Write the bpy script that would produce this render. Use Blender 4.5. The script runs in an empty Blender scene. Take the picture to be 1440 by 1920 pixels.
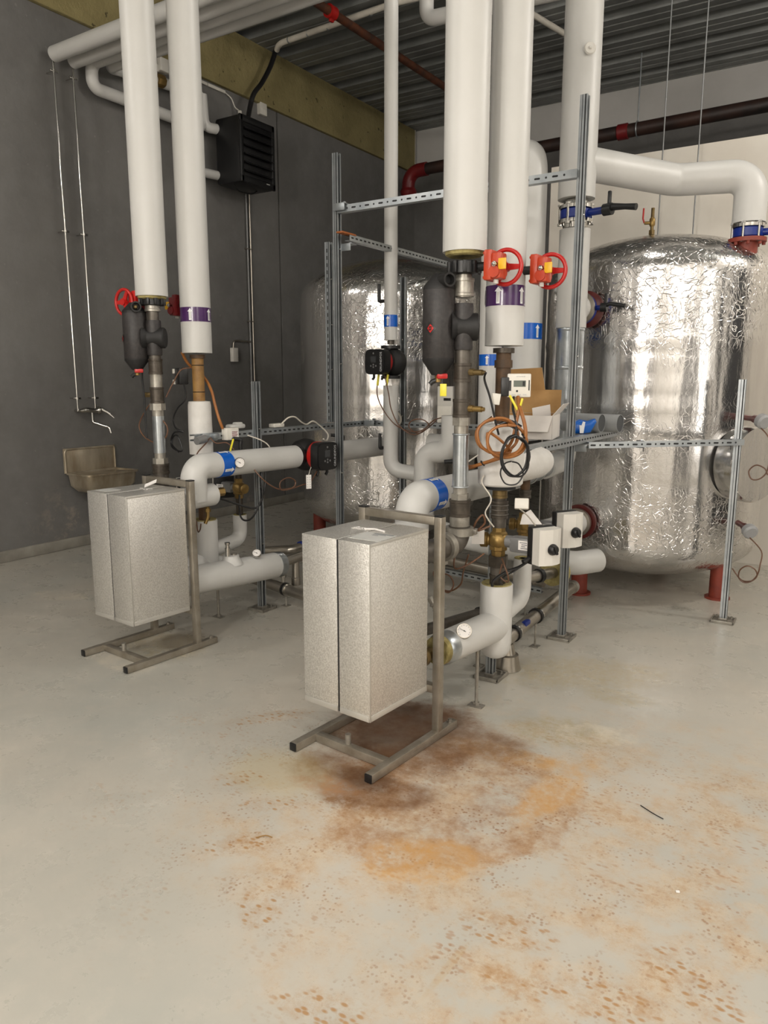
import bpy, bmesh, math, random
from math import pi, sin, cos, radians as R
from mathutils import Vector, Matrix

random.seed(7)
SC = bpy.context.scene
COL = SC.collection

# ------------------------------------------------------------------ camera
cam_data = bpy.data.cameras.new('camera')
cam_data.sensor_fit = 'VERTICAL'
cam_data.sensor_height = 32.0
cam_data.lens = 32.0 * 1400.0 / 1920.0
cam_data.clip_start = 0.05
cam_data.clip_end = 60
cam = bpy.data.objects.new('camera', cam_data)
COL.objects.link(cam)
cam.location = (0, 0, 1.55)
cam.rotation_euler = (R(90) - math.atan2(250, 1400), 0, R(32.6))
SC.camera = cam

# ------------------------------------------------------------------ view, world
SC.view_settings.view_transform = 'Standard'
SC.view_settings.look = 'None'
SC.view_settings.exposure = 0.7
SC.view_settings.gamma = 1.0
SC.view_settings.use_curve_mapping = False
world = bpy.data.worlds.new('world')
SC.world = world
world.use_nodes = True
world.node_tree.nodes['Background'].inputs[0].default_value = (0.9, 0.92, 1.0, 1)
world.node_tree.nodes['Background'].inputs[1].default_value = 0.02


# ------------------------------------------------------------------ added lights, all out of view
WARM = (1.0, 0.945, 0.875)

# x, y, z, power: unseen point lights added to balance walls, pipes and tanks
FILL_LAMPS = [
    (-2.4, -2.4, 2.9, 36),
    (0.6, -2.4, 2.9, 36),
    (-0.9, -3.0, 2.5, 150),
    (2.2, 0.2, 3.0, 55),
    (-4.6, 0.2, 4.3, 66),
    (-1.2, 4.4, 4.85, 40),
    (2.0, 5.4, 4.4, 110),
]
for _x, _y, _z, _p in FILL_LAMPS:
    _d = bpy.data.lights.new('fill_lamp', 'POINT')
    _d.energy = _p
    _d.color = WARM
    _d.shadow_soft_size = 0.16
    _o = bpy.data.objects.new('fill_lamp', _d)
    COL.objects.link(_o)
    _o.location = (_x, _y, _z)


# two unseen area lights added to brighten the floor, shining down
for _x, _y, _p in ((-1.6, -0.7, 36), (0.7, -0.5, 40)):
    _d = bpy.data.lights.new('down_fill', 'AREA')
    _d.shape = 'RECTANGLE'
    _d.size = 1.2
    _d.size_y = 0.3
    _d.energy = _p
    _d.color = WARM
    _o = bpy.data.objects.new('down_fill', _d)
    COL.objects.link(_o)
    _o.location = (_x, _y, 4.4)


# ------------------------------------------------------------------ materials
def lin(c):
    return tuple((x / 12.92 if x <= 0.04045 else ((x + 0.055) / 1.055) ** 2.4) for x in c)


def rgb(r, g, b):
    return lin((r / 255, g / 255, b / 255)) + (1,)


class NT:
    """small helper around a node tree"""

    def __init__(s, name):
        s.m = bpy.data.materials.new(name)
        s.m.use_nodes = True
        s.t = s.m.node_tree
        s.b = s.t.nodes['Principled BSDF']

    def n(s, kind, **kw):
        nd = s.t.nodes.new(kind)
        for k, v in kw.items():
            if k.startswith('i_'):
                key = k[2:]
                key = int(key) if key.isdigit() else key.replace('_', ' ')
                nd.inputs[key].default_value = v
            else:
                setattr(nd, k, v)
        return nd

    def l(s, a, b):
        s.t.links.new(a, b)

    def coord(s, scale=(1, 1, 1)):
        tc = s.n('ShaderNodeTexCoord')
        mp = s.n('ShaderNodeMapping')
        mp.inputs['Scale'].default_value = scale
        s.l(tc.outputs['Object'], mp.inputs['Vector'])
        return mp.outputs[0]

    def noise(s, vec, scale, detail=4, rough=0.55):
        nd = s.n('ShaderNodeTexNoise')
        nd.inputs['Scale'].default_value = scale
        nd.inputs['Detail'].default_value = detail
        nd.inputs['Roughness'].default_value = rough
        s.l(vec, nd.inputs['Vector'])
        return nd.outputs['Fac']

    def ramp(s, fac, a, b, ca=(0, 0, 0, 1), cb=(1, 1, 1, 1)):
        nd = s.n('ShaderNodeValToRGB')
        nd.color_ramp.elements[0].position = a
        nd.color_ramp.elements[1].position = b
        nd.color_ramp.elements[0].color = ca
        nd.color_ramp.elements[1].color = cb
        s.l(fac, nd.inputs[0])
        return nd.outputs[0]

    def mix(s, fac, a, b):
        nd = s.n('ShaderNodeMix', data_type='RGBA')
        for sock, v in ((nd.inputs[0], fac), (nd.inputs[6], a), (nd.inputs[7], b)):
            if hasattr(v, 'links'):
                s.l(v, sock)
            else:
                sock.default_value = v
        return nd.outputs[2]

    def math(s, op, a, b=0.0, clamp=False):
        nd = s.n('ShaderNodeMath', operation=op, use_clamp=clamp)
        for sock, v in ((nd.inputs[0], a), (nd.inputs[1], b)):
            if hasattr(v, 'links'):
                s.l(v, sock)
            else:
                sock.default_value = v
        return nd.outputs[0]

    def bump(s, h, strength=0.3, dist=0.01):
        nd = s.n('ShaderNodeBump')
        nd.inputs['Strength'].default_value = strength
        nd.inputs['Distance'].default_value = dist
        s.l(h, nd.inputs['Height'])
        s.l(nd.outputs[0], s.b.inputs['Normal'])


def pmat(name, c, rough=0.5, metal=0.0, c2=None, nscale=6, amt=0.5, bump=0.0, bscale=60, bdist=0.002, stretch=(1, 1, 1), spec=None):
    t = NT(name)
    t.b.inputs['Roughness'].default_value = rough
    t.b.inputs['Metallic'].default_value = metal
    if spec is not None:
        t.b.inputs['Specular IOR Level'].default_value = spec
    v = t.coord(stretch)
    f = t.noise(v, nscale, 5, 0.6)
    if c2 is None:
        c2 = tuple(x * 0.86 for x in c[:3]) + (1,)
    f2 = t.ramp(f, 0.5 - 0.25 * (1.2 - amt), 0.5 + 0.25 * (1.2 - amt))
    t.l(t.mix(f2, c, c2), t.b.inputs['Base Color'])
    if bump:
        t.bump(t.noise(v, bscale, 3), bump, bdist)
    return t.m


M = {}
M['jacket'] = pmat('white_pipe_jacket', rgb(197, 196, 193), 0.42, c2=rgb(189, 188, 184), nscale=3, amt=0.2)
M['lagging'] = pmat('soft_white_lagging', rgb(214, 212, 208), 0.55, c2=rgb(196, 193, 188), nscale=7, bump=0.35, bscale=9, bdist=0.02)
M['foam'] = pmat('yellow_foam', rgb(178, 166, 112), 0.9, c2=rgb(112, 100, 56), nscale=18, bump=0.6, bscale=40, bdist=0.01)
M['blue_band'] = pmat('blue_label', rgb(10, 92, 190), 0.25, c2=rgb(8, 84, 178))
M['purple_band'] = pmat('purple_label', rgb(74, 42, 92), 0.2, c2=rgb(62, 34, 80))
M['white_print'] = pmat('white_print', rgb(228, 230, 232), 0.4, c2=rgb(220, 222, 224))
M['dark_print'] = pmat('dark_print', rgb(70, 76, 84), 0.5)
M['iron'] = pmat('grey_malleable_iron', rgb(104, 99, 92), 0.45, 0.55, c2=rgb(76, 70, 63), nscale=14, bump=0.2, bscale=50)
M['dark_iron'] = pmat('dark_iron_pipe', rgb(86, 79, 70), 0.42, 0.5, c2=rgb(56, 50, 44), nscale=20)
M['iron_light'] = pmat('galvanised_fitting', rgb(168, 164, 155), 0.4, 0.6, c2=rgb(132, 127, 118), nscale=18, bump=0.2, bscale=70)
M['sleeve'] = pmat('shiny_zinc_sleeve', rgb(196, 200, 202), 0.28, 0.9, c2=rgb(160, 166, 170), nscale=9, bump=0.15, bscale=30)
M['zinc'] = pmat('zinc_strut', rgb(178, 182, 184), 0.38, 0.75, c2=rgb(150, 156, 160), nscale=8)
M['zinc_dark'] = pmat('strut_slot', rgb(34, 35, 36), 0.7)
M['stainless'] = pmat('stainless_tube', rgb(176, 170, 160), 0.3, 0.9, c2=rgb(150, 143, 132), nscale=5)
M['chrome'] = pmat('chrome', rgb(205, 203, 198), 0.12, 1.0)
M['sink'] = pmat('worn_stainless_sink', rgb(206, 196, 176), 0.34, 0.55, c2=rgb(134, 118, 94), nscale=5, stretch=(1, 1, 0.35), amt=0.4)
M['frame'] = pmat('brushed_steel_frame', rgb(166, 159, 147), 0.36, 0.65, c2=rgb(136, 128, 114), nscale=9)
M['black'] = pmat('black_plastic', rgb(24, 24, 25), 0.4, c2=rgb(18, 18, 19))
M['black_foam'] = pmat('black_foam_shell', rgb(50, 46, 45), 0.5, c2=rgb(32, 30, 30), nscale=60, bump=0.3, bscale=160)
M['black_rubber'] = pmat('black_rubber_foam', rgb(26, 25, 25), 0.6, c2=rgb(19, 18, 18), bump=0.3, bscale=90)
M['red'] = pmat('red_paint', rgb(184, 34, 30), 0.32, c2=rgb(166, 27, 25))
M['orange_red'] = pmat('orange_red_paint', rgb(190, 66, 32), 0.35, c2=rgb(168, 52, 25))
M['dark_red'] = pmat('dark_red_paint', rgb(120, 28, 30), 0.4, c2=rgb(98, 20, 22))
M['yellow'] = pmat('yellow_plastic', rgb(232, 178, 30), 0.4)
M['yellow_tag'] = pmat('yellow_tag', rgb(226, 214, 60), 0.4)
M['brass'] = pmat('brass', rgb(150, 124, 74), 0.38, 0.7, c2=rgb(118, 94, 52), nscale=14)
M['dark_brass'] = pmat('dark_brass', rgb(128, 108, 70), 0.4, 0.7, c2=rgb(96, 80, 50), nscale=16)
M['rust_pipe'] = pmat('rust_brown_pipe', rgb(98, 72, 46), 0.6, 0.2, c2=rgb(52, 42, 33), nscale=12, bump=0.3, bscale=30)
M['tan_pipe'] = pmat('tan_wrapped_pipe', rgb(152, 116, 62), 0.6, 0.0, c2=rgb(116, 84, 46), nscale=12, bump=0.2, bscale=30)
M['sprinkler'] = pmat('rusty_sprinkler_pipe', rgb(112, 64, 40), 0.6, 0.2, c2=rgb(62, 42, 34), nscale=9)
M['sprinkler_black'] = pmat('black_sprinkler_pipe', rgb(26, 25, 25), 0.5, c2=rgb(64, 42, 34), nscale=2.2)
M['tank_red'] = pmat('red_oxide_primer', rgb(138, 58, 42), 0.5, c2=rgb(112, 44, 33), nscale=9)
M['primer_dark'] = pmat('dark_oxide_primer', rgb(96, 34, 30), 0.35, c2=rgb(72, 26, 24), nscale=9)
M['valve_blue'] = pmat('blue_valve_paint', rgb(16, 44, 130), 0.35, c2=rgb(12, 36, 112))
M['light_grey'] = pmat('light_grey_plastic', rgb(208, 205, 198), 0.42, c2=rgb(202, 199, 192))
M['mid_grey'] = pmat('mid_grey_casting', rgb(128, 128, 128), 0.42, 0.3)
M['cover_edge'] = pmat('aluminium_cover_edge', rgb(196, 193, 186), 0.4, 0.5)
M['probe_grey'] = pmat('probe_grey', rgb(150, 151, 152), 0.45)
M['rod_grey'] = pmat('dull_rod', rgb(132, 134, 134), 0.45, 0.5)
M['pvc_grey'] = pmat('grey_plastic_pipe', rgb(150, 152, 152), 0.4)
M['pvc_dark'] = pmat('grey_plastic_pipe_inside', rgb(70, 72, 74), 0.6)
M['screen'] = pmat('grey_screen', rgb(106, 112, 104), 0.2)
M['pump_screen'] = pmat('dark_screen', rgb(60, 62, 64), 0.2)
M['white_plastic'] = pmat('white_plastic', rgb(222, 218, 208), 0.42)
M['off_white'] = pmat('off_white_cable', rgb(214, 208, 196), 0.5)
M['copper'] = pmat('copper_brown_cable', rgb(106, 74, 52), 0.45, c2=rgb(86, 58, 42))
M['orange_cable'] = pmat('orange_cable', rgb(158, 102, 50), 0.42, c2=rgb(134, 82, 38))
M['card'] = pmat('brown_cardboard', rgb(176, 138, 88), 0.8, c2=rgb(160, 122, 74))
M['card_white'] = pmat('white_cardboard', rgb(216, 210, 204), 0.6)
M['paper'] = pmat('paper', rgb(232, 228, 224), 0.7)
M['blue_bag'] = pmat('blue_wrapper', rgb(14, 96, 186), 0.3, c2=rgb(10, 82, 166), bump=0.4, bscale=25, bdist=0.01)
M['black_gloss'] = pmat('black_heater_shell', rgb(20, 20, 21), 0.42, c2=rgb(16, 16, 17))
M['label_grey'] = pmat('printed_label', rgb(196, 196, 192), 0.4)
M['orange_cap'] = pmat('orange_end_cap', rgb(164, 92, 40), 0.5)
M['band_white'] = pmat('pale_edge', rgb(190, 185, 170), 0.6)
M['lamp_body'] = pmat('lamp_body', rgb(220, 220, 220), 0.5)


def mat_wall_dark():
    t = NT('dark_grey_painted_concrete')
    v = t.coord()
    a = t.noise(v, 0.7, 6, 0.6)
    b = t.noise(v, 5.0, 6, 0.65)
    c = t.mix(t.ramp(a, 0.3, 0.7), rgb(116, 114, 111), rgb(96, 95, 93))
    c = t.mix(t.math('MULTIPLY', t.ramp(b, 0.42, 0.7), 0.6), c, rgb(122, 121, 119))
    # pale scuffs low on the wall
    sep = t.n('ShaderNodeSeparateXYZ')
    tc = t.n('ShaderNodeTexCoord')
    t.l(tc.outputs['Object'], sep.inputs[0])
    low = t.n('ShaderNodeMapRange')
    low.inputs[1].default_value = 0.65
    low.inputs[2].default_value = 0.05
    t.l(sep.outputs['Z'], low.inputs[0])
    sc = t.ramp(t.noise(v, 7.0, 8, 0.75), 0.5, 0.66)
    patch = t.ramp(t.noise(v, 0.9, 2), 0.48, 0.62)
    f = t.math('MULTIPLY', t.math('MULTIPLY', sc, low.outputs[0]), t.math('MULTIPLY', patch, 0.85))
    c = t.mix(f, c, rgb(170, 158, 142))
    spots = t.ramp(t.noise(v, 22, 2, 0.4), 0.74, 0.78)
    c = t.mix(t.math('MULTIPLY', spots, 0.35), c, rgb(150, 148, 144))
    t.l(c, t.b.inputs['Base Color'])
    t.b.inputs['Roughness'].default_value = 0.55
    t.bump(t.noise(v, 12, 6, 0.7), 0.25, 0.01)
    return t.m


def mat_floor():
    t = NT('stained_epoxy_floor')
    v = t.coord()
    sep = t.n('ShaderNodeSeparateXYZ')
    t.l(v, sep.inputs[0])
    X, Y = sep.outputs['X'], sep.outputs['Y']
    warp = t.math('ADD', t.math('MULTIPLY', t.math('SUBTRACT', t.noise(v, 3.2, 6, 0.65), 0.5), 0.9), t.math('MULTIPLY', t.math('SUBTRACT', t.noise(v, 13, 6, 0.7), 0.5), 1.1))
    big = t.noise(v, 0.8, 5, 0.6)
    fine = t.noise(v, 9, 8, 0.7)
    c = t.mix(t.ramp(big, 0.35, 0.68), rgb(185, 178, 166), rgb(167, 166, 158))
    c = t.mix(t.math('MULTIPLY', t.ramp(fine, 0.5, 0.72), 0.35), c, rgb(192, 184, 172))

    def ell(cx, cy, rx, ry, rot=0.0, soft=0.35, w=1.0):
        ca, sa = cos(rot), sin(rot)
        dx = t.math('SUBTRACT', X, cx)
        dy = t.math('SUBTRACT', Y, cy)
        u = t.math('DIVIDE', t.math('ADD', t.math('MULTIPLY', dx, ca), t.math('MULTIPLY', dy, sa)), rx)
        q = t.math('DIVIDE', t.math('SUBTRACT', t.math('MULTIPLY', dy, ca), t.math('MULTIPLY', dx, sa)), ry)
        d = t.math('SQRT', t.math('ADD', t.math('MULTIPLY', u, u), t.math('MULTIPLY', q, q)))
        d = t.math('ADD', d, t.math('MULTIPLY', warp, w))
        mr = t.n('ShaderNodeMapRange', interpolation_type='SMOOTHSTEP')
        mr.inputs[1].default_value = 1.0 + soft * 0.5
        mr.inputs[2].default_value = 1.0 - soft * 0.5
        t.l(d, mr.inputs[0])
        return mr.outputs[0]

    def add(*f):
        r = f[0]
        for g in f[1:]:
            r = t.math('MAXIMUM', r, g)
        return r

    def mul(a, b):
        return t.math('MULTIPLY', a, b)

    # tan film over the foreground right
    film = add(ell(-0.5, 2.25, 0.95, 0.95, 0.3, 1.0), ell(-1.35, 1.85, 0.5, 0.35, 0.2, 0.9), ell(-0.35, 1.75, 0.7, 0.6, 0, 1.0))
    sp = t.ramp(t.noise(v, 14, 9, 0.78), 0.44, 0.6)
    mid = t.ramp(t.noise(v, 4.5, 5, 0.65), 0.4, 0.62)
    c = t.mix(mul(mul(film, mid), 0.45), c, rgb(196, 170, 134))
    c = t.mix(mul(mul(film, sp), mul(mid, 0.6)), c, rgb(168, 132, 92))
    # boot prints and specks
    vor = t.n('ShaderNodeTexVoronoi')
    vor.inputs['Scale'].default_value = 62
    t.l(v, vor.inputs['Vector'])
    dots = t.ramp(vor.outputs['Distance'], 0.2, 0.36, (1, 1, 1, 1), (0, 0, 0, 1))
    vor2 = t.n('ShaderNodeTexVoronoi')
    vor2.inputs['Scale'].default_value = 30
    t.l(t.coord((1.0, 1.9, 1.0)), vor2.inputs['Vector'])
    lugs = t.ramp(vor2.outputs['Distance'], 0.22, 0.42, (1, 1, 1, 1), (0, 0, 0, 1))
    where = t.ramp(t.noise(v, 6.5, 4, 0.65), 0.50, 0.60)
    where2 = t.ramp(t.noise(t.coord((1, 1, 3)), 5.2, 4, 0.6), 0.54, 0.62)
    zone = add(ell(-0.55, 2.2, 1.15, 1.0, 0.2, 1.0), ell(-1.5, 1.75, 0.75, 0.45, 0.2, 1.0), ell(-0.3, 1.5, 0.8, 0.6, 0, 1.0), ell(-2.1, 2.3, 0.5, 0.35, 0.6, 1.0))
    c = t.mix(mul(mul(mul(dots, where), zone), 0.6), c, rgb(140, 100, 64))
    c = t.mix(mul(mul(mul(lugs, where2), zone), 0.5), c, rgb(156, 112, 68))
    streak = t.ramp(t.noise(v, 42, 6, 0.75), 0.55, 0.68)
    c = t.mix(mul(mul(streak, zone), mul(mid, 0.55)), c, rgb(138, 100, 68))
    specks = t.ramp(t.noise(v, 60, 2, 0.5), 0.72, 0.76)
    c = t.mix(mul(specks, 0.22), c, rgb(120, 104, 86))
    # rust pool that ran out to the right of the near unit
    pool = add(ell(-1.18, 2.33, 0.45, 0.43, 0.4, 0.16, 0.6), ell(-1.2, 2.0, 0.27, 0.17, 0.35, 0.18, 0.55))
    inner = ell(-1.06, 2.38, 0.29, 0.26, 0.3, 0.7, 0.9)
    rim = mul(pool, t.math('SUBTRACT', 1.0, mul(inner, 0.6)))
    grain = t.ramp(t.noise(v, 24, 9, 0.78), 0.36, 0.62)
    coarse = t.ramp(t.noise(v, 8, 7, 0.72), 0.38, 0.6)
    c = t.mix(mul(mul(rim, t.math('ADD', mul(coarse, 0.5), mul(grain, 0.3))), 0.95), c, rgb(168, 124, 74))
    c = t.mix(mul(mul(pool, mul(grain, coarse)), 0.55), c, rgb(128, 86, 48))
    c = t.mix(mul(mul(pool, dots), mul(where, 0.5)), c, rgb(122, 84, 52))
    orange = add(ell(-1.08, 1.92, 0.2, 0.12, 0.5, 0.5, 0.9), ell(-0.86, 2.55, 0.075, 0.28, -0.15, 0.7, 1.2), ell(-1.2, 2.72, 0.33, 0.07, 0.1, 0.7, 1.2))
    c = t.mix(mul(mul(orange, t.math('ADD', mul(grain, 0.5), mul(coarse, 0.4))), 0.85), c, rgb(194, 146, 78))
    # brown core below the unit
    core = add(ell(-1.58, 2.66, 0.36, 0.34, 0.1, 0.45, 0.6), ell(-1.57, 2.2, 0.27, 0.15, -0.2, 0.7, 0.7), ell(-1.3, 2.75, 0.24, 0.14, 0, 0.9, 0.7), ell(-1.4, 2.18, 0.2, 0.1, 0.5, 0.7, 0.8))
    c = t.mix(mul(mul(core, t.math('ADD', mul(coarse, 0.4), 0.56)), 0.95), c, rgb(108, 72, 40))
    dark = add(ell(-1.62, 2.72, 0.25, 0.25, 0.1, 0.6, 0.7), ell(-1.52, 2.24, 0.12, 0.08, 0, 0.8, 0.7))
    c = t.mix(mul(dark, 0.6), c, rgb(74, 48, 28))
    yel = ell(-1.84, 2.1, 0.22, 0.16, 0, 0.9, 0.6)
    c = t.mix(mul(yel, 0.3), c, rgb(192, 172, 118))
    pink = ell(-1.62, 2.12, 0.13, 0.06, 0.2, 0.9, 0.8)
    c = t.mix(mul(mul(pink, coarse), 0.6), c, rgb(178, 134, 96))
    # marks below the far unit, at the strut feet and by the wall
    far = add(ell(-3.35, 2.85, 0.25, 0.2, 0, 0.6, 0.8), ell(-1.15, 3.75, 0.4, 0.22, 0.5, 0.7, 0.9), ell(-0.9, 3.55, 0.16, 0.1, 0, 0.5, 0.7), ell(-1.0, 3.05, 0.22, 0.13, 0.3, 0.8, 0.8))
    c = t.mix(mul(mul(far, grain), 0.6), c, rgb(158, 140, 96))
    dk2 = ell(-3.3, 2.95, 0.17, 0.14, 0, 0.7, 0.8)
    c = t.mix(mul(dk2, 0.5), c, rgb(92, 76, 52))
    pale = add(ell(-3.33, 2.52, 0.22, 0.08, 0, 0.5, 0.9), ell(-4.79, 3.15, 0.26, 0.09, 0.2, 0.3, 0.9), ell(-0.86, 3.1, 0.16, 0.1, 0.4, 0.3, 1.2))
    c = t.mix(mul(mul(pale, coarse), 0.6), c, rgb(206, 196, 178))
    prints = add(ell(-1.94, 1.98, 0.11, 0.05, 0.8, 0.5, 0.5), ell(-1.65, 1.67, 0.12, 0.06, 0.8, 0.5, 0.5), ell(-1.38, 1.48, 0.07, 0.09, 0.5, 0.5, 0.5),
                 ell(-2.2, 2.45, 0.2, 0.05, 0.9, 0.8, 0.8), ell(-0.25, 1.86, 0.14, 0.07, -0.5, 0.5, 0.5), ell(-0.4, 1.69, 0.13, 0.07, 0.2, 0.5, 0.5), ell(-1.0, 1.28, 0.12, 0.05, 0.3, 0.5, 0.5),
                 ell(-0.72, 1.78, 0.14, 0.07, 0.3, 0.5, 0.5), ell(-1.72, 1.9, 0.12, 0.05, 0.7, 0.5, 0.5), ell(-0.62, 1.62, 0.1, 0.05, 0.2, 0.5, 0.5))
    c = t.mix(mul(mul(prints, t.math('MAXIMUM', lugs, mul(sp, 0.4))), 0.8), c, rgb(160, 120, 72))
    drip = add(ell(-0.80, 1.58, 0.012, 0.12, -0.05, 0.6, 0.15), ell(-0.93, 1.62, 0.012, 0.03, 0, 0.6, 0.15))
    c = t.mix(mul(mul(drip, mid), 0.6), c, rgb(172, 142, 98))
    deep = t.ramp(t.noise(v, 1.3, 4), 0.5, 0.75)
    c = t.mix(mul(deep, 0.2), c, rgb(148, 152, 146))
    t.l(c, t.b.inputs['Base Color'])
    r = t.math('ADD', mul(t.noise(v, 6, 6, 0.7), 0.34), 0.13)
    r = t.math('ADD', r, mul(add(pool, core, film), 0.25))
    t.l(r, t.b.inputs['Roughness'])
    t.bump(t.noise(v, 14, 6, 0.6), 0.08, 0.01)
    return t.m


def mat_foil():
    t = NT('crinkled_foil_wrap')
    v = t.coord()
    vs = t.coord((1, 1, 0.12))
    t.b.inputs['Metallic'].default_value = 0.97
    sep = t.n('ShaderNodeSeparateXYZ')
    t.l(v, sep.inputs[0])
    # overlapping vertical sheets, each with its own gloss
    ang = t.math('ARCTAN2', sep.outputs['Y'], sep.outputs['X'])
    wob = t.math('MULTIPLY', t.noise(v, 1.1, 2), 0.25)
    cell = t.math('FLOOR', t.math('MULTIPLY', t.math('ADD', ang, wob), 4.6))
    wn = t.n('ShaderNodeTexWhiteNoise', noise_dimensions='1D')
    t.l(cell, wn.inputs['W'])
    a = t.noise(vs, 4.0, 4)
    t.l(t.mix(t.ramp(a, 0.35, 0.7), rgb(226, 224, 222), rgb(196, 194, 192)), t.b.inputs['Base Color'])
    r = t.math('ADD', t.math('MULTIPLY', wn.outputs['Value'], 0.10), t.math('MULTIPLY', t.noise(v, 4, 4), 0.16))
    t.l(t.math('ADD', r, 0.02), t.b.inputs['Roughness'])
    n1 = t.noise(vs, 4.5, 3, 0.5)
    n2 = t.noise(v, 42, 5, 0.7)
    n3 = t.noise(t.coord((1, 1, 0.45)), 13, 5, 0.65)
    vor = t.n('ShaderNodeTexVoronoi', feature='DISTANCE_TO_EDGE')
    vor.inputs['Scale'].default_value = 9.0
    dv = t.n('ShaderNodeVectorMath', operation='ADD')
    nz = t.n('ShaderNodeTexNoise')
    nz.inputs['Scale'].default_value = 5.0
    t.l(v, nz.inputs['Vector'])
    t.l(t.coord((1, 1, 0.5)), dv.inputs[0])
    t.l(nz.outputs['Color'], dv.inputs[1])
    t.l(dv.outputs[0], vor.inputs['Vector'])
    crease = t.ramp(vor.outputs['Distance'], 0.0, 0.045, (1, 1, 1, 1), (0, 0, 0, 1))
    zc = t.math('ABSOLUTE', t.math('SUBTRACT', sep.outputs['Z'], 1.27))
    head = t.n('ShaderNodeMapRange')
    head.inputs[1].default_value = 0.40
    head.inputs[2].default_value = 0.85
    t.l(zc, head.inputs[0])
    patch = t.ramp(t.noise(v, 1.7, 3), 0.45, 0.65)
    w = t.math('ADD', t.math('MULTIPLY', head.outputs[0], 0.75), t.math('MULTIPLY', patch, 0.25))
    h = t.math('ADD', t.math('MULTIPLY', n1, 0.9), t.math('MULTIPLY', n2, 0.045))
    h = t.math('ADD', h, t.math('MULTIPLY', n3, 0.09))
    h = t.math('ADD', h, t.math('MULTIPLY', t.math('MULTIPLY', crease, w), 0.13))
    h = t.math('ADD', h, t.math('MULTIPLY', t.math('MULTIPLY', t.noise(v, 8, 4, 0.6), w), 0.55))
    t.bump(h, 0.5, 0.03)
    return t.m


def mat_stucco(name='stucco_aluminium'):
    t = NT(name)
    v = t.coord()
    t.b.inputs['Metallic'].default_value = 0.75
    t.b.inputs['Roughness'].default_value = 0.36
    n = t.noise(v, 150, 4, 0.7)
    t.l(t.mix(t.ramp(n, 0.36, 0.62), rgb(234, 232, 227), rgb(200, 197, 191)), t.b.inputs['Base Color'])
    t.bump(n, 0.6, 0.003)
    return t.m


def mat_beam():
    t = NT('yellow_brown_mineral_board')
    v = t.coord()
    a = t.noise(v, 2.2, 6, 0.65)
    c = t.mix(t.ramp(a, 0.3, 0.7), rgb(154, 142, 98), rgb(126, 115, 76))
    pit = t.ramp(t.noise(v, 13, 3, 0.5), 0.27, 0.33, (1, 1, 1, 1), (0, 0, 0, 1))
    c = t.mix(t.math('MULTIPLY', pit, 0.8), c, rgb(50, 44, 28))
    t.l(c, t.b.inputs['Base Color'])
    t.b.inputs['Roughness'].default_value = 0.95
    t.bump(t.noise(v, 16, 6, 0.7), 0.7, 0.02)
    return t.m


M['wall_dark'] = mat_wall_dark()
M['floor'] = mat_floor()
M['foil'] = mat_foil()
M['stucco'] = mat_stucco()
M['beam'] = mat_beam()
M['wall_light'] = pmat('pale_grey_concrete', rgb(188, 186, 182), 0.8, c2=rgb(174, 172, 168), nscale=1.2, bump=0.2, bscale=10)
M['wall_beige'] = pmat('cream_block_wall', rgb(214, 209, 199), 0.7, c2=rgb(203, 196, 185), nscale=1.5, bump=0.15, bscale=10)
M['wall_white'] = pmat('white_painted_wall', rgb(236, 233, 228), 0.75, c2=rgb(230, 226, 220), nscale=1)
M['deck'] = pmat('grey_steel_deck', rgb(140, 142, 139), 0.5, 0.3, c2=rgb(116, 118, 116), nscale=2)
M['skirt'] = pmat('pale_wall_foot', rgb(150, 146, 136), 0.6, c2=rgb(122, 118, 110), nscale=5)
_t = NT('added_glow_pane')
_t.b.inputs['Base Color'].default_value = (0.8, 0.8, 0.8, 1)
_t.b.inputs['Emission Color'].default_value = (1.0, 0.95, 0.88, 1)
_t.b.inputs['Emission Strength'].default_value = 1.8  # self-lit pane of the added window
M['added_glow'] = _t.m
M['added_door_dark'] = pmat('added_door_paint', rgb(52, 54, 58), 0.5)


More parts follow.
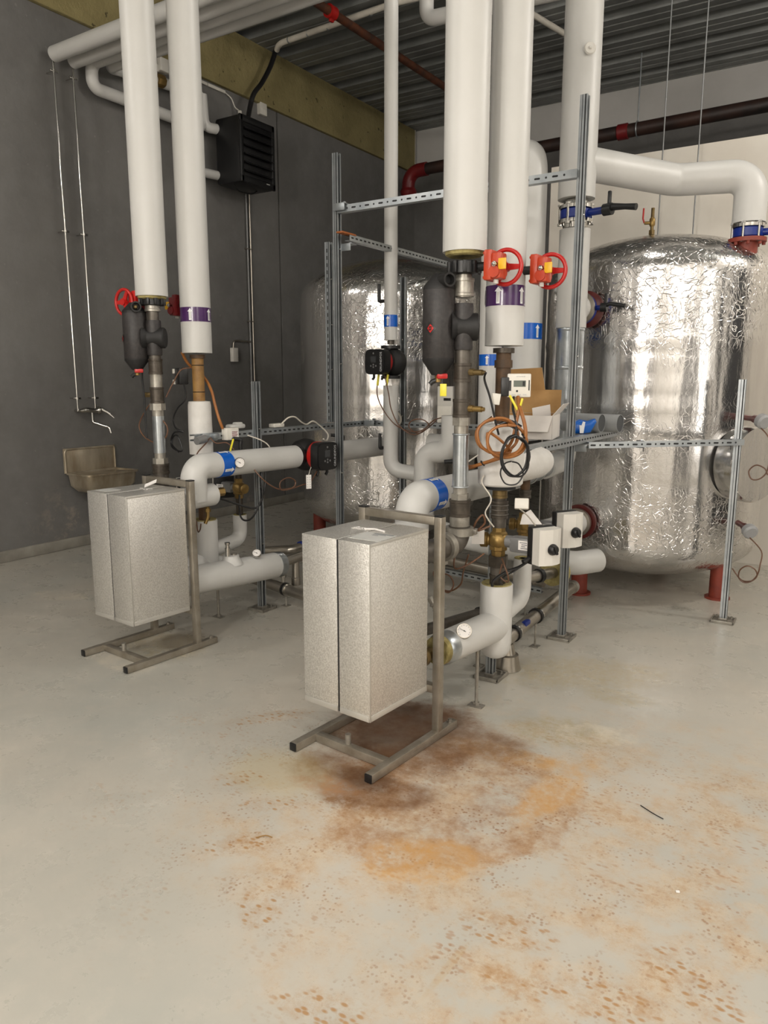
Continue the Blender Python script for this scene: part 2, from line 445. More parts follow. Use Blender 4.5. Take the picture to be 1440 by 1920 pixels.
# ------------------------------------------------------------------ mesh builder
class MB:
    def __init__(s):
        s.v, s.f, s.mi, s.m = [], [], [], 0

    def mat(s, i):
        s.m = i
        return s

    def add(s, vs, fs):
        o = len(s.v)
        s.v += [tuple(x) for x in vs]
        s.f += [tuple(i + o for i in f) for f in fs]
        s.mi += [s.m] * len(fs)
        return s

    def box(s, c, d, b=0.0, rot=None):
        """box of size d about c, edges bevelled by b, turned by rot (Matrix or z angle)"""
        bm = bmesh.new()
        bmesh.ops.create_cube(bm, size=1.0)
        for q in bm.verts:
            q.co = Vector((q.co.x * d[0], q.co.y * d[1], q.co.z * d[2]))
        if b > 0:
            bmesh.ops.bevel(bm, geom=list(bm.edges), offset=min(b, min(d) * 0.45), segments=2, profile=0.5, affect='EDGES')
        if rot is None:
            rm = Matrix.Identity(3)
        elif isinstance(rot, (int, float)):
            rm = Matrix.Rotation(rot, 3, 'Z')
        else:
            rm = rot
        c = Vector(c)
        bm.verts.index_update()
        s.add([rm @ q.co + c for q in bm.verts], [[q.index for q in f.verts] for f in bm.faces])
        bm.free()
        return s

    def ring_sweep(s, rings, cap=True, closed=False):
        n = len(rings[0])
        vs = [p for r in rings for p in r]
        fs = []
        m = len(rings)
        for i in range(m if closed else m - 1):
            a, b = i * n, ((i + 1) % m) * n
            for j in range(n):
                k = (j + 1) % n
                fs.append((a + j, a + k, b + k, b + j))
        if cap and not closed:
            fs.append(tuple(reversed(range(n))))
            fs.append(tuple(range((m - 1) * n, m * n)))
        return s.add(vs, fs)

    def lathe(s, base, axis, prof, n=32, cap=True):
        """profile = [(distance along axis, radius)]"""
        w = Vector(axis).normalized()
        u = w.orthogonal().normalized()
        q = w.cross(u)
        base = Vector(base)
        rings = []
        for d, r in prof:
            r = max(r, 1e-4)
            rings.append([base + w * d + (u * cos(2 * pi * j / n) + q * sin(2 * pi * j / n)) * r for j in range(n)])
        return s.ring_sweep(rings, cap)

    def cyl(s, p, q, r, r2=None, n=28, cap=True):
        p, q = Vector(p), Vector(q)
        d = (q - p).length
        return s.lathe(p, q - p, [(0, r), (d, r if r2 is None else r2)], n, cap)

    def hex(s, p, q, r):
        return s.cyl(p, q, r, n=6)

    def ball(s, c, r, n=20, sz=1.0):
        prof = [(-r * sz * cos(pi * i / 12), r * sin(pi * i / 12)) for i in range(13)]
        return s.lathe(c, (0, 0, 1), prof, n, True)

    def tube(s, pts, r, bend=0.0, n=20, cap=True, seg=7, smooth=0):
        pts = [Vector(p) for p in pts]
        if smooth:
            out = []
            m = len(pts)
            for i in range(m - 1):
                p0, p1, p2, p3 = pts[max(i - 1, 0)], pts[i], pts[i + 1], pts[min(i + 2, m - 1)]
                for k in range(smooth):
                    t = k / smooth
                    out.append(0.5 * ((2 * p1) + (p2 - p0) * t + (2 * p0 - 5 * p1 + 4 * p2 - p3) * t * t + (3 * p1 - p0 - 3 * p2 + p3) * t ** 3))
            out.append(pts[-1])
            pts = out
        elif bend > 0 and len(pts) > 2:
            out = [pts[0]]
            for i in range(1, len(pts) - 1):
                a, b, c = pts[i - 1], pts[i], pts[i + 1]
                d1, d2 = (a - b).normalized(), (c - b).normalized()
                ang = d1.angle(d2)
                if abs(ang - pi) < 0.03:
                    out.append(b)
                    continue
                tl = min(bend / math.tan(ang / 2), (a - b).length * 0.95, (c - b).length * 0.95)
                rr = tl * math.tan(ang / 2)
                p1, p2 = b + d1 * tl, b + d2 * tl
                cen = b + (d1 + d2).normalized() * (rr / sin(ang / 2))
                v1, v2 = p1 - cen, p2 - cen
                th = v1.angle(v2)
                for k in range(seg + 1):
                    t = k / seg
                    out.append(cen + (v1 * sin((1 - t) * th) + v2 * sin(t * th)) / sin(th))
            out.append(pts[-1])
            pts = out
        tang = []
        for i in range(len(pts)):
            a = pts[max(i - 1, 0)]
            b = pts[min(i + 1, len(pts) - 1)]
            tang.append((b - a).normalized())
        u = tang[0].orthogonal().normalized()
        rings = []
        for i, p in enumerate(pts):
            if i:
                ax = tang[i - 1].cross(tang[i])
                if ax.length > 1e-7:
                    u = Matrix.Rotation(tang[i - 1].angle(tang[i]), 3, ax.normalized()) @ u
            u = (u - tang[i] * u.dot(tang[i])).normalized()
            q = tang[i].cross(u)
            if isinstance(r, (list, tuple)):
                g = i / max(len(pts) - 1, 1) * (len(r) - 1)
                k0 = min(int(g), len(r) - 2)
                rr = r[k0] + (r[k0 + 1] - r[k0]) * (g - k0)
            else:
                rr = r
            rings.append([p + (u * cos(2 * pi * j / n) + q * sin(2 * pi * j / n)) * rr for j in range(n)])
        return s.ring_sweep(rings, cap)

    def torus(s, c, axis, Rr, r, n=36, k=10, a0=0.0, a1=2 * pi):
        w = Vector(axis).normalized()
        u = w.orthogonal().normalized()
        q = w.cross(u)
        c = Vector(c)
        full = abs(a1 - a0 - 2 * pi) < 1e-6
        rings = []
        for i in range(n if full else n + 1):
            t = a0 + (a1 - a0) * i / n
            d = u * cos(t) + q * sin(t)
            rings.append([c + d * (Rr + r * cos(2 * pi * j / k)) + w * (r * sin(2 * pi * j / k)) for j in range(k)])
        return s.ring_sweep(rings, not full, full)

    def prism(s, poly, z0, z1, frame):
        """poly of (u,v) swept from z0 to z1 along frame=(origin,u,v,w)"""
        o, u, v, w = [Vector(x) for x in frame]
        n = len(poly)
        a = [o + u * x + v * y + w * z0 for x, y in poly]
        b = [o + u * x + v * y + w * z1 for x, y in poly]
        fs = [tuple(reversed(range(n))), tuple(range(n, 2 * n))]
        fs += [(i, (i + 1) % n, n + (i + 1) % n, n + i) for i in range(n)]
        return s.add(a + b, fs)

    def arrow_wrap(s, base, axis, face, r, v0, length, width, lift=0.002):
        """flat arrow wrapped on a cylinder surface, pointing along axis"""
        w = Vector(axis).normalized()
        f = Vector(face)
        f = (f - w * f.dot(w)).normalized()
        q = w.cross(f)
        base = Vector(base)
        cols = 8
        rr = r + lift
        for i in range(cols):
            ua, ub = [(-0.5 + (i + k) / cols) * width for k in (0, 1)]

            def pt(u, v):
                a = u / r
                return base + w * v + (f * cos(a) + q * sin(a)) * rr

            hs = v0 + length * 0.72

            def top(u):
                return hs + (length * 0.28) * (1 - abs(u) / (width * 0.5))
            if abs((ua + ub) / 2) < width * 0.27:
                s.add([pt(ua, v0), pt(ub, v0), pt(ub, top(ub)), pt(ua, top(ua))], [(0, 1, 2, 3)])
            else:
                s.add([pt(ua, hs), pt(ub, hs), pt(ub, top(ub) + 1e-5), pt(ua, top(ua) + 1e-5)], [(0, 1, 2, 3)])
        return s

    def patch_wrap(s, base, axis, face, r, u0, u1, v0, v1, lift=0.003, cols=6):
        w = Vector(axis).normalized()
        f = Vector(face)
        f = (f - w * f.dot(w)).normalized()
        q = w.cross(f)
        base = Vector(base)
        rr = r + lift
        for i in range(cols):
            pts = []
            ua, ub = u0 + (u1 - u0) * i / cols, u0 + (u1 - u0) * (i + 1) / cols
            for u, v in ((ua, v0), (ub, v0), (ub, v1), (ua, v1)):
                a = u / r
                pts.append(base + w * v + (f * cos(a) + q * sin(a)) * rr)
            s.add(pts, [(0, 1, 2, 3)])
        return s


ROOTS = {}


def obj(name, mb, mats, parent=None, local=False, sharp=38):
    """link a builder as ONE mesh object; world coordinates unless local"""
    if isinstance(mats, str):
        mats = [mats]
    vs = [Vector(p) for p in mb.v]
    root = parent
    while root is not None and root.parent is not None:
        root = root.parent
    if root is not None:
        loc, rz = ROOTS[root.name]
        if not local:
            im = Matrix.Rotation(-rz, 3, 'Z')
            vs = [im @ (p - loc) for p in vs]
        off = Vector((0, 0, 0))
    else:
        lo = [min(p[i] for p in vs) for i in range(3)]
        hi = [max(p[i] for p in vs) for i in range(3)]
        off = Vector(((lo[0] + hi[0]) / 2, (lo[1] + hi[1]) / 2, lo[2]))
        vs = [p - off for p in vs]
    me = bpy.data.meshes.new(name)
    me.from_pydata(vs, [], mb.f)
    for m in mats:
        me.materials.append(M[m])
    me.polygons.foreach_set('material_index', mb.mi)
    bm = bmesh.new()
    bm.from_mesh(me)
    bmesh.ops.recalc_face_normals(bm, faces=bm.faces)
    lim = R(sharp)
    for f in bm.faces:
        f.smooth = True
    for e in bm.edges:
        if len(e.link_faces) == 2:
            e.smooth = e.calc_face_angle(0) < lim
    bm.to_mesh(me)
    bm.free()
    o = bpy.data.objects.new(name, me)
    COL.objects.link(o)
    if parent is not None:
        o.parent = parent
    else:
        o.location = off
        ROOTS[o.name] = (off, 0.0)
    return o


def tag(o, label, cat, group=None, kind=None):
    if label:
        o['label'] = label
    if cat:
        o['category'] = cat
    if group:
        o['group'] = group
    if kind:
        o['kind'] = kind
    return o


def thing(name, label, cat, loc, rz=0.0, group=None):
    o = bpy.data.objects.new(name, None)
    o.empty_display_size = 0.1
    COL.objects.link(o)
    o.location = loc
    o.rotation_euler = (0, 0, rz)
    ROOTS[o.name] = (Vector(loc), rz)
    return tag(o, label, cat, group)


def solo(name, mb, mats, label, cat, group=None, kind=None):
    return tag(obj(name, mb, mats), label, cat, group, kind)


def struct(name, mb, mats, label=None):
    o = obj(name, mb, mats)
    return tag(o, label, None, None, 'structure')


def text_mesh(txt, size, frame, depth=0.0006):
    """lettering as a mesh builder; frame=(origin, right, up)"""
    cu = bpy.data.curves.new('lettering', 'FONT')
    cu.body = txt
    cu.size = size
    cu.align_x = 'CENTER'
    cu.align_y = 'CENTER'
    cu.resolution_u = 2
    to = bpy.data.objects.new('lettering', cu)
    COL.objects.link(to)
    dg = bpy.context.evaluated_depsgraph_get()
    me = bpy.data.meshes.new_from_object(to.evaluated_get(dg))
    o, u, v = [Vector(x) for x in frame]
    w = u.cross(v).normalized()
    mb = MB()
    mb.add([o + u * p.co.x + v * p.co.y + w * depth for p in me.vertices], [tuple(f.vertices) for f in me.polygons])
    bpy.data.objects.remove(to)
    bpy.data.curves.remove(cu)
    bpy.data.meshes.remove(me)
    return mb


def copy_thing(src, loc, rz, label):
    c = src.copy()
    COL.objects.link(c)
    c.location = loc
    c.rotation_euler = (0, 0, rz)
    c['label'] = label
    ROOTS[c.name] = (Vector(loc), rz)
    for ch in list(src.children):
        k = ch.copy()
        COL.objects.link(k)
        k.parent = c
        for g in list(ch.children):
            q = g.copy()
            COL.objects.link(q)
            q.parent = k
    return c
# ------------------------------------------------------------------ the room
XL, XR, YB, YF, ZC = -6.1, 3.1, 10.4, -3.8, 5.2
m = MB().box(((XL + XR) / 2 - 0.1, (YB + YF) / 2, -0.05), (XR - XL + 0.6, YB - YF + 0.4, 0.1))
fl = struct('floor', m, 'floor')
# keep the floor's own coordinates equal to room coordinates for its stains
off = fl.location.copy()
for q in fl.data.vertices:
    q.co += off
fl.location = (0, 0, 0)

JY = 7.22
m = MB()
m.box((XL - 0.1, (YF + JY - 0.012) / 2, 2.6), (0.2, JY - 0.012 - YF, 5.2))
m.box((XL - 0.1, (YB + JY + 0.012) / 2, 2.6), (0.2, YB - JY - 0.012, 5.2))
m.box((XL - 0.15, JY, 2.6), (0.1, 0.05, 5.2))
wl = struct('wall_left', m, 'wall_dark')
m = MB()
m.box(((XL + XR) / 2, YB + 0.1, 4.92), (XR - XL + 0.4, 0.2, 0.56))
m.mat(1).box(((XL + XR) / 2, YB + 0.1, 2.32), (XR - XL + 0.4, 0.2, 4.64))
struct('wall_back', m, ['wall_light', 'wall_dark'])
m = MB()
m.box((0.2, 6.98, 1.715), (5.6, 0.2, 3.43))
struct('wall_inner', m, 'wall_beige')
m = MB().box((XR + 0.1, (YB + YF) / 2, 2.6), (0.2, YB - YF, 5.2))
struct('wall_right', m, 'wall_white')
m = MB().box(((XL + XR) / 2, YF - 0.1, 2.6), (XR - XL + 0.4, 0.2, 5.2))
struct('wall_front', m, 'wall_white')
for nm, c_, d_ in (('added_door_1', (-3.4, YF + 0.03, 1.25), (1.1, 0.06, 2.5)), ('added_door_2', (0.9, YF + 0.03, 1.25), (1.1, 0.06, 2.5)),
                   ('added_door_3', (XR - 0.03, 1.2, 1.25), (0.06, 1.2, 2.5)), ('added_door_4', (XR - 0.03, 5.4, 1.6), (0.06, 1.6, 3.2))):
    struct(nm, MB().box(c_, d_, 0.01), 'added_door_dark')  # unseen dark doors, added to break up the reflections on the tanks
m = MB().box((XR - 0.02, 3.1, 1.9), (0.03, 1.0, 2.4))  # unseen glowing window, added for bright streaks on the tank and side light
m.mat(1)
for yy in (2.56, 3.1, 3.64):
    m.box((XR - 0.04, yy, 1.9), (0.06, 0.06, 2.5))
for zz in (0.68, 1.9, 3.12):
    m.box((XR - 0.04, 3.1, zz), (0.06, 1.1, 0.06))
struct('added_window_1', m, ['added_glow', 'wall_white'])

# profiled steel deck, ribs run across the room
per, y = 0.56, YF - 0.1
prof = []
while y < YB + 0.2:
    for dy, dz in ((0.0, 0.0), (0.10, 0.0), (0.105, 0.012), (0.13, 0.012), (0.135, 0.0), (0.24, 0.0), (0.245, 0.012), (0.27, 0.012), (0.275, 0.0), (0.36, 0.0), (0.385, 0.2), (0.535, 0.2)):
        prof.append((y + dy, ZC + dz))
    y += per
m = MB()
n = len(prof)
m.add([(XL - 0.2, a, b) for a, b in prof] + [(XR + 0.2, a, b) for a, b in prof], [(i, i + 1, n + i + 1, n + i) for i in range(n - 1)])
m.add([(XL - 0.2, YF - 0.2, ZC + 0.3), (XR + 0.2, YF - 0.2, ZC + 0.3), (XR + 0.2, YB + 0.3, ZC + 0.3), (XL - 0.2, YB + 0.3, ZC + 0.3)], [(0, 1, 2, 3)])
struct('ceiling', m, 'deck')

# mineral board beam along the top of the left wall, with pale cut end
m = MB().box((XL + 0.02, (1.0 + 10.33) / 2, 4.9), (0.05, 9.33, 0.6), 0.008)
m.mat(1).box((XL + 0.02, 10.335, 4.9), (0.055, 0.02, 0.6))
struct('trim_1', m, ['beam', 'band_white'])
m = MB().box((XL + 0.01, (YF + YB) / 2, 0.05), (0.03, YB - YF, 0.1), 0.01)
struct('baseboard_left', m, 'skirt')

# ------------------------------------------------------------------ heat exchangers on skids
def heat_exchanger(loc, rz, label, bx0, bx1, by0, by1, seam, mirror):
    t = thing('heat_exchanger', label, 'heat exchanger', loc, rz, 'plate heat exchangers on skids')
    L = dict(parent=t, local=True)
    z0, z1 = 0.24, 0.945
    for k, (a, b) in enumerate(((bx0, seam - 0.0045), (seam + 0.0045, bx1))):
        m = MB().box(((a + b) / 2, (by0 + by1) / 2, (z0 + z1) / 2), (b - a, by1 - by0, z1 - z0), 0.002)
        c = obj('insulation_cover', m, 'stucco', **L)
        e = MB()
        e.box(((a + b) / 2, by0 - 0.0012, z0 + 0.012), (b - a - 0.004, 0.0025, 0.024), 0.001)
        if k == 1:
            e.box((b + 0.0012, (by0 + by1) / 2, z0 + 0.012), (0.0025, by1 - by0 - 0.004, 0.024), 0.001)
            e.box((b + 0.0012, (by0 + by1) / 2, z1 - 0.006), (0.0025, by1 - by0 - 0.004, 0.012), 0.001)
            e.box((b + 0.0012, by0 + 0.004, (z0 + z1) / 2), (0.0025, 0.008, z1 - z0), 0.001)
        obj('folded_edge', e, 'cover_edge', parent=c, local=True)
    m = MB().box(((bx0 + bx1) / 2, (by0 + by1) / 2, (z0 + z1) / 2), (bx1 - bx0 - 0.14, by1 - by0 - 0.14, z1 - z0 - 0.14))
    obj('plate_pack', m, 'zinc_dark', **L)
    obj('seam_shade', MB().box((seam, (by0 + by1) / 2, (z0 + z1) / 2), (0.0085, by1 - by0 - 0.006, z1 - z0 - 0.004), 0.0), 'black', **L)  # black strip that paints the shade of the open gap between the covers
    s = 0.036
    for x in (-0.205, 0.205):
        r = obj('foot_rail', MB().box((x, 0, s / 2 + 0.002), (s, 0.61, s), 0.003), 'frame', **L)
        obj('end_cap', MB().box((x, -0.307, s / 2 + 0.002), (s * 0.94, 0.008, s * 0.94), 0.002), 'black', parent=r, local=True)
        obj('levelling_bolt', MB().cyl((x, 0.27, s), (x, 0.27, s + 0.016), 0.008).hex((x, 0.27, s), (x, 0.27, s + 0.008), 0.013), 'iron_light', parent=r, local=True)
        p = obj('post', MB().box((x, 0.17, 0.51), (s, s, 0.95), 0.003), 'frame', **L)
        obj('post_cap', MB().box((x, 0.17, 0.988), (s * 1.02, s * 1.02, 0.007), 0.002), 'black', parent=p, local=True)
    obj('cross_bar', MB().box((0, -0.17, s / 2 + 0.002), (0.375, s, s), 0.003), 'frame', **L)
    obj('locating_stud', MB().cyl((-0.02, -0.165, s), (-0.02, -0.165, s + 0.045), 0.0125), 'iron_light', **L)
    obj('top_bar', MB().box((0, 0.17, 0.967), (0.375, s, s), 0.003), 'frame', **L)
    obj('lower_bar', MB().box((0, 0.17, 0.225), (0.375, s, s), 0.003), 'frame', **L)
    ym = by1
    for x, z, part in ((0.083, 0.86, 'upper_port'), (-0.09, 0.86, 'upper_port'), (0.15, 0.372, 'lower_port'), (-0.1, 0.36, 'lower_port')):
        if mirror:
            x = -x
        m = MB().lathe((x, ym - 0.02, z), (0, 1, 0), [(0, 0.03), (0.03, 0.03), (0.03, 0.042), (0.055, 0.042), (0.055, 0.03), (0.105, 0.03)])
        obj(part, m, 'dark_brass' if z < 0.5 else 'iron_light', **L)
    return t, L


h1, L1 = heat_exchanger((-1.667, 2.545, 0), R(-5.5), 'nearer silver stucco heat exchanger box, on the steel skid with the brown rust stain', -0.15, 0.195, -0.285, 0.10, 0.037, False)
lb = obj('rating_label', MB().box((0.115, -0.165, 0.9456), (0.14, 0.13, 0.0012), 0.0, R(4)), 'label_grey', **L1)
m = MB()
for k in range(3):
    m.box((0.13 - 0.01 * k, -0.112 - k * 0.016, 0.9465), (0.09 - 0.03 * k, 0.006 if k == 0 else 0.003, 0.0006), 0, R(4))
obj('label_print', m, 'dark_print', parent=lb, local=True)
m = MB()
for k in range(14):
    m.box((-0.02 + random.uniform(-0.035, 0.05), -0.07 + random.uniform(-0.018, 0.018), 0.947), (0.018, 0.006, 0.0015), 0, random.uniform(0, 3))
m.tube([(0.0, -0.075, 0.948), (0.05, -0.066, 0.951), (0.1, -0.07, 0.948)], 0.004, n=6)
obj('torn_tape', m, 'paper', **L1)
# clamp collars behind its frame
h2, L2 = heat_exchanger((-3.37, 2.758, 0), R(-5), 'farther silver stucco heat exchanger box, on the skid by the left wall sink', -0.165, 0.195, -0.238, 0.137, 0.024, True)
tg = obj('paper_tag', MB().box((0.05, 0.02, 0.975), (0.085, 0.022, 0.003), 0.0, Matrix.Rotation(R(18), 3, 'Z') @ Matrix.Rotation(R(-22), 3, 'Y') @ Matrix.Rotation(R(50), 3, 'X')), 'paper', **L2)
m = MB()
for k in range(10):
    m.box((0.02 + random.uniform(-0.04, 0.05), 0.0 + random.uniform(-0.015, 0.015), 0.9468), (0.022, 0.007, 0.0015), 0, random.uniform(0, 3))
obj('torn_tape', m, 'paper', **L2)
obj('rating_label', MB().box((-0.1, -0.15, 0.9456), (0.1, 0.09, 0.0012), 0.0, R(4)), 'label_grey', **L2)


# ------------------------------------------------------------------ generic plant parts
def pipe_band(parent, base, axis, r, v0, v1, mat, face, arrow_len, arrow_w, v_arrow=None, name='flow_band', extra=None):
    w = Vector(axis).normalized()
    base = Vector(base)
    m = MB().cyl(base + w * v0, base + w * v1, r + 0.0015, n=36, cap=True)
    b = obj(name, m, mat, parent)
    va = (v0 + v1) / 2 - arrow_len / 2 if v_arrow is None else v_arrow
    for f in (face if isinstance(face, list) else [face]):
        ar = MB().arrow_wrap(base, axis, f, r + 0.0015, va, arrow_len, arrow_w)
        obj('flow_arrow', ar, 'white_print', b, sharp=60)
        le = MB().patch_wrap(base, axis, f, r + 0.004, -arrow_w * 0.12, arrow_w * 0.12, va + arrow_len * 0.1, va + arrow_len * 0.68, lift=0.001, cols=2)
        obj('arrow_lettering', le, 'label_grey', b, sharp=60)
    return b


def wheel_valve(loc, rz, label, gx=0.14, wdx=0.165, wdy=0.07, wr=0.072, body_r=0.062, gmat='orange_red', group='red handwheel valves on the risers'):
    """butterfly valve: disc body on a vertical pipe, worm gearbox at +x, handwheel facing +-y"""
    t = thing('handwheel_valve', label, 'valve', loc, rz, group)
    L = dict(parent=t, local=True)
    m = MB().lathe((0, 0, -0.028), (0, 0, 1), [(0, body_r * 0.8), (0.004, body_r), (0.052, body_r), (0.056, body_r * 0.8)])
    for k in range(10):
        a = 2 * pi * k / 10 + 0.2
        m.box((cos(a) * body_r, sin(a) * body_r, 0), (0.03, 0.018, 0.05), 0.003, a)
    obj('body', m, 'black', **L)
    obj('stem', MB().cyl((body_r * 0.8, 0, 0), (gx - 0.02, 0, 0), 0.019), 'black', **L)
    m = MB().box((gx - 0.012, 0, 0), (0.036, 0.082, 0.125), 0.006)
    m.box((gx + 0.022, 0.0, -0.004), (0.05, 0.066, 0.108), 0.008)
    m.cyl((gx + 0.02, -0.045, -0.03), (gx + 0.02, 0.045, -0.03), 0.024)
    for sz in (-0.05, 0.05):
        for sy in (-0.03, 0.03):
            m.cyl((gx - 0.034, sy, sz), (gx - 0.026, sy, sz), 0.006, n=8)
    obj('gearbox', m, gmat, **L)
    s = 1 if wdy > 0 else -1
    m = MB().cyl((wdx, 0, 0.0), (wdx, wdy, 0.0), 0.009)
    obj('worm_shaft', m, 'iron_light', **L)
    m = MB().torus((wdx, wdy, 0), (0, 1, 0), wr, 0.0095, 40, 12)
    m.cyl((wdx, wdy - 0.014, 0), (wdx, wdy + 0.014, 0), 0.02)
    for k in range(3):
        a = pi / 2 + 2 * pi * k / 3 + 0.5
        e = Vector((wdx + cos(a) * wr, wdy, sin(a) * wr))
        d = Vector((cos(a), 0, sin(a)))
        q = Vector((-sin(a), 0, cos(a)))
        c = Vector((wdx, wdy, 0))
        m.prism([(0.012, -0.014), (wr, -0.009), (wr, 0.009), (0.012, 0.014)], -0.005, 0.005, (c, d, q, (0, 1, 0)))
    obj('handwheel', m, 'red', **L)
    m = MB().box((gx + 0.055, -0.036 * s, 0.0), (0.036, 0.008, 0.046), 0.004)
    obj('lock_plate', m, 'yellow', **L)
    m = MB().hex((gx + 0.024, -0.03 * s, 0.0), (gx + 0.024, -0.052 * s, 0.0), 0.012)
    m.ball((gx + 0.024, -0.055 * s, 0), 0.008, 12)
    obj('indicator_bolt', m, 'chrome', **L)
    obj('drain_plug', MB().cyl((gx + 0.012, 0, -0.075), (gx + 0.012, 0, -0.055), 0.011), 'light_grey', **L)
    return t


def dirt_separator(px, py, dx, dy, ztop, zbot, r, zs0, zs1, label, face, sr=0.042, plug=True):
    """black insulated dirt separator hung beside a vertical pipe at (px,py)"""
    cx, cy = px + dx, py + dy
    H = ztop - zbot
    t = thing('dirt_separator', label, 'dirt separator', (cx, cy, zbot - 0.05), 0.0, 'black dirt separators')
    zc0, zc1 = zbot + H * 0.17, ztop - H * 0.155
    m = MB().lathe((cx, cy, zc0), (0, 0, 1), [(0, r), (0.002, r * 1.015), (zc1 - zc0 - 0.002, r * 1.015), (zc1 - zc0, r)], 40)
    obj('shell', m, 'black_foam', t)
    m = MB().lathe((cx, cy, zc1), (0, 0, 1), [(0, r * 1.01), (0.012, r), (ztop - zc1, r * 0.36)], 40)
    obj('top_cone', m, 'black_rubber', t)
    m = MB().lathe((cx, cy, zc0), (0, 0, -1), [(0, r * 1.01), (0.012, r), (zc0 - zbot, r * 0.42)], 40)
    obj('bottom_cone', m, 'black_rubber', t)
    d = Vector((dx, dy, 0)).normalized() * -1
    f = Vector(face).normalized()
    g = Vector((0.85, -0.52, 0)).normalized()
    zt = ztop - H * 0.075
    m = MB().lathe(Vector((cx, cy, zt)) - g * 0.01, g, [(0, 0.03), (0.1, 0.03), (0.1, 0.022), (0.07, 0.02), (0.07, 0.001)])
    n = obj('air_vent_port', m, 'black_rubber', t)
    if plug:
        obj('port_plug', MB().lathe(Vector((cx, cy, zt)) + g * 0.058, g, [(0, 0.011), (0.018, 0.011), (0.022, 0.006)]), 'dark_brass', n)
    zm = (zs0 + zs1) / 2
    far = (Vector((px, py, zm)) - Vector((cx, cy, zm))).length
    m = MB().lathe(Vector((cx, cy, zm)), d, [(r * 0.75, 0.075), (far - 0.03, 0.052), (far + 0.025, 0.054), (far + 0.045, 0.060), (far + 0.06, 0.060), (far + 0.066, 0.055)], 36)
    obj('side_tee', m, 'black_rubber', t)
    m = MB().lathe((px, py, zs0), (0, 0, 1), [(0, sr), (0.012, sr * 1.05), (zs1 - zs0 - 0.012, sr * 1.05), (zs1 - zs0, sr)], 36)
    obj('pipe_shell', m, 'black_foam', t)
    m = MB()
    lx = Vector((-d.x, -d.y, 0))
    m.cyl(Vector((cx, cy, zbot + 0.005)), Vector((cx, cy, zbot - 0.03)), 0.014)
    q = f.cross(Vector((0, 0, 1)))
    v = obj('drain_valve', m, 'brass', t)
    m = MB().box(Vector((cx, cy, zbot - 0.004)) - q * 0.018 + f * 0.018, (0.05, 0.02, 0.024), 0.006, math.atan2(q.y, q.x) + 0.35)
    obj('drain_handle', m, 'red', v)
    m = MB().tube([Vector((cx, cy, zbot - 0.02)), Vector((cx, cy, zbot - 0.028)) + q * 0.025 * 1, Vector((cx, cy, zbot - 0.04)) + q * 0.036], 0.011, n=12)
    obj('drain_cap', m, 'black', v)
    return t, (cx, cy)


FACE = Vector((0.45, -0.89, 0))      # towards the middle of the room


def emblem(sep, c, r, z, face, size):
    # red and black diamond badge on the shell
    w = Vector((0, 0, 1))
    b = Vector((c[0], c[1], 0))
    for nm, mt, k, lift in (('badge', 'black', 1.0, 0.003), ('badge_centre', 'red', 0.62, 0.005)):
        m = MB()
        f = Vector(face).normalized()
        q = w.cross(f)
        cols = 8
        hw, hh = size * 0.42 * k, size * 0.5 * k
        rr = r * 1.015 + lift
        for i in range(cols):
            ua, ub = -hw + 2 * hw * i / cols, -hw + 2 * hw * (i + 1) / cols
            P = []
            for u, s in ((ua, -1), (ub, -1), (ub, 1), (ua, 1)):
                hz = hh * (1 - abs(u) / hw) + 1e-5
                a = u / rr
                P.append(b + w * (z + s * hz) + (f * cos(a) + q * sin(a)) * rr)
            m.add(P, [(0, 1, 2, 3)])
        o = obj(nm, m, mt, sep, sharp=60)
        if nm == 'badge':
            sep_b = o
    m = MB()
    f = Vector(face).normalized()
    q = w.cross(f)
    cen = b + f * (r * 1.015 + 0.0062) + w * z
    s = size * 0.11
    m.tube([cen + q * s + w * s * 0.9, cen - q * s * 0.6 + w * s * 0.9, cen - q * s * 0.6, cen + q * s * 0.6, cen + q * s * 0.6 - w * s * 0.9, cen - q * s - w * s * 0.9], 0.0022, n=6)
    obj('badge_mark', m, 'black', sep)


def thermometer(base, nrm, label, stem=0.05, r=0.027, group='dial thermometers', cap='chrome'):
    base, nrm = Vector(base), Vector(nrm).normalized()
    t = thing('dial_thermometer', label, 'thermometer', base, 0.0, group)
    obj('stem', MB().lathe(base, nrm, [(0, 0.013), (stem * 0.6, 0.013), (stem * 0.6, 0.017), (stem, 0.017)], 8), 'black' if cap == 'black' else 'iron_light', t)
    c = base + nrm * stem
    m = MB().lathe(c, nrm, [(0, r), (0.016, r), (0.018, r * 0.97), (0.018, r * 0.88), (0.014, r * 0.87)], 36)
    cs = obj('case', m, 'chrome' if cap != 'black' else 'stainless', t)
    f = obj('dial', MB().cyl(c + nrm * 0.0135, c + nrm * 0.0150, r * 0.88), 'paper', t)
    u = Vector((0, 0, 1))
    u = (u - nrm * u.dot(nrm)).normalized()
    q = u.cross(nrm)
    m = MB()
    for k in range(11):
        a = R(-130 + 26 * k)
        d = u * cos(a) + q * sin(a)
        s = d.cross(nrm)
        m.prism([(r * 0.66, -0.0007), (r * 0.8, -0.0007), (r * 0.8, 0.0007), (r * 0.66, 0.0007)], 0.0151, 0.0156, (c, d, s, nrm))
    obj('scale_marks', m, 'dark_print', f)
    a = R(-62)
    d = u * cos(a) + q * sin(a)
    s = d.cross(nrm)
    m = MB().prism([(-r * 0.25, -0.0012), (r * 0.7, -0.0004), (r * 0.7, 0.0004), (-r * 0.25, 0.0012)], 0.0158, 0.0168, (c, d, s, nrm))
    m.cyl(c + nrm * 0.015, c + nrm * 0.018, 0.0025, n=12)
    obj('needle', m, 'black', f)
    return t


def cable(name, pts, r, mat, label, smooth=6, cat='cable', group=None):
    return solo(name, MB().tube(pts, r, n=8, smooth=smooth), mat, label, cat, group)


